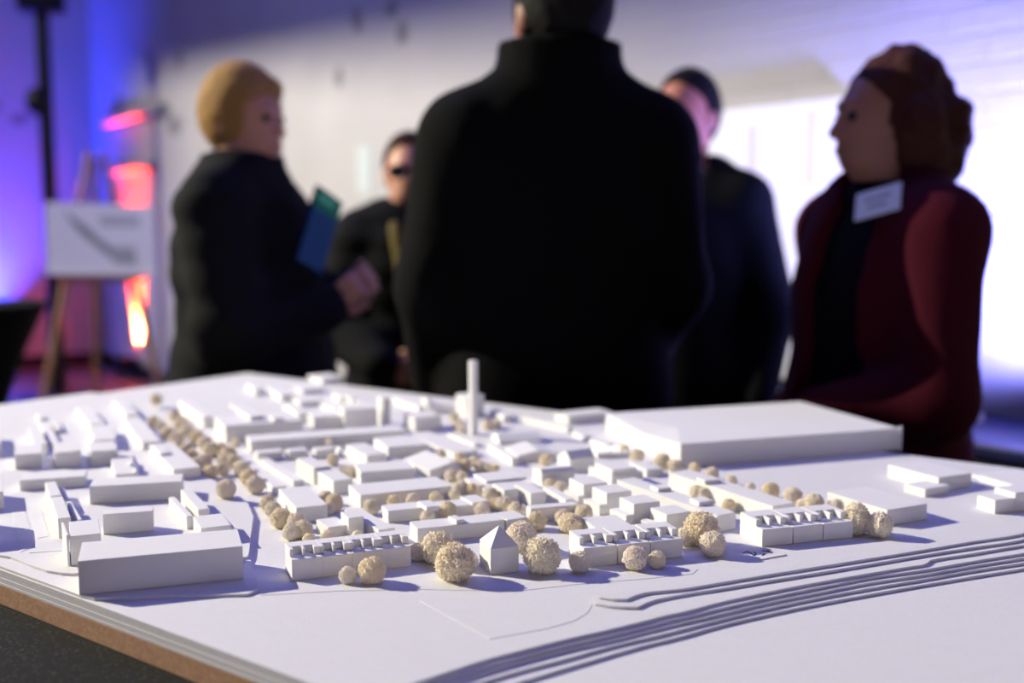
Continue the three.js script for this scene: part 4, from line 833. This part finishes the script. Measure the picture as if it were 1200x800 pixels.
// woman in the dark red coat
const red = person({
  label: 'woman with curly reddish hair in an open dark red coat wearing a name badge', height: 1.58, at: [0.685, 0, -2.0], turn: -74 * R, skin: 0x9a6a58, broad: 1.04, deep: 1.1,
  arms: [{ elbow: [0.215, 1.08, 0.02], wrist: [0.1, 1.04, 0.25], hand: { to: [-0.1, -0.12, 1], inside: [-0.3, -1, 0], curl: 0.5 } }, { elbow: [-0.24, 1.08, -0.1], wrist: [-0.17, 0.95, 0.12], hand: { to: [0.3, -0.3, 0.9], inside: [0.5, -1, 0], curl: 0.5 } }],
  head: { yaw: -0.15, pitch: 0.02 }, hair: { color: 0x40201a, f: (x, y, z) => {
    let d = Math.max(ell([0, 0.155, -0.03], [0.096, 0.118, 0.105])(x, y, z), z - (0.035 + Math.max(0, y - 0.17) * 0.9));
    for (const c of [[0.07, 0.05, -0.04], [-0.07, 0.05, -0.04], [0.03, 0.06, -0.105], [-0.03, 0.06, -0.105], [0.055, 0.12, -0.1], [-0.055, 0.12, -0.1], [0, 0.02, -0.085], [0.045, 0.03, -0.09], [-0.045, 0.03, -0.09], [0.02, 0.085, -0.115], [-0.03, 0.075, -0.115], [0.085, 0.11, -0.03], [-0.085, 0.11, -0.03]]) d = smin(d, ell(c, [0.05, 0.055, 0.05])(x, y, z), 0.02);
    d = Math.max(d, z - 0.03 - Math.max(0, y - 0.15) * 0.9);
    return d + 0.010 * noise.noise(x * 30, y * 26, z * 30) + 0.004 * noise.noise(x * 70, y * 60, z * 70);
  } },
  clothes: [{ name: 'coat', kind: 'coat', color: 0x40081a, thick: 0.024, hem: 0.55, fold: 0.007, open: (x, y, z) => (z > 0.02 && Math.abs(x - 0.045) < 0.055 + Math.max(0, 1.4 - y) * 0.05 ? -0.5 : 0.5) }, { name: 'shirt', kind: 'shirt', color: 0x0a0a10, neck: 1.5 }, { name: 'trousers', kind: 'trousers', color: 0x0b0b12 }],
});
{ // lapel and name badge
  const h = onGarment(red, 'coat', 1034, 241), t = thing('name_badge', 'white name badge pinned on the dark red coat', 'badge', h.at.toArray());
  const z = h.out.clone(), y = new THREE.Vector3(0, 1, 0).addScaledVector(z, -z.y).normalize(), x = new THREE.Vector3().crossVectors(y, z);
  t.quaternion.setFromRotationMatrix(new THREE.Matrix4().makeBasis(x, y, z)); t.rotateZ(16 * R); t.position.addScaledVector(z, 0.015);
  mesh('card', new RoundedBoxGeometry(0.086, 0.056, 0.003, 2, 0.001), std({ color: 0xdfe8ea, roughness: 0.5 }), t);
  for (const [w, yy] of [[0.05, 0.008], [0.036, -0.008]]) mesh('printed_line', box(w, 0.005, 0.0006, 0, yy, 0.0018), std({ color: 0x8d9aa0 }), t);
  const k = onGarment(red, 'coat', 950, 412), b = mesh('button', new THREE.CylinderGeometry(0.014, 0.014, 0.006, 20).rotateX(Math.PI / 2), std({ color: 0x1a0a10, roughness: 0.3 }), red.t);
  const inv = red.t.matrixWorld.clone().invert(); b.position.copy(k.at.applyMatrix4(inv)); b.quaternion.setFromUnitVectors(new THREE.Vector3(0, 0, 1), k.out.transformDirection(inv));
}
{ // phone in the left woman's hands
  const a = atDepth(373, 270, 2.42), t = thing('phone', 'phone with a teal-lit edge held up by the woman with short blond hair', 'phone', a.toArray());
  t.rotation.set(0, 0, 0); t.rotation.order = 'YXZ'; t.rotation.set(0, 58 * R, -25 * R);
  mesh('case', new RoundedBoxGeometry(0.095, 0.185, 0.012, 3, 0.005), new THREE.MeshPhysicalMaterial({ color: 0x0c1030, roughness: 0.5, specularIntensity: 0.3 }), t);
  const c = document.createElement('canvas'); c.width = 64; c.height = 128; const g = c.getContext('2d'); g.fillStyle = '#0f6d62'; g.fillRect(0, 0, 64, 128); g.fillStyle = '#123a7a'; g.fillRect(0, 34, 64, 94); g.fillStyle = '#5fb7a8'; g.fillRect(6, 8, 40, 10);
  const map = new THREE.CanvasTexture(c); map.colorSpace = THREE.SRGBColorSpace;
  mesh('screen', box(0.086, 0.175, 0.002, 0, 0, 0.0068), new THREE.MeshPhysicalMaterial({ color: 0x050505, emissive: 0xffffff, emissiveMap: map, emissiveIntensity: 0.3, roughness: 0.5, specularIntensity: 0.2 }), t);
}
renderer.render(scene, camera);
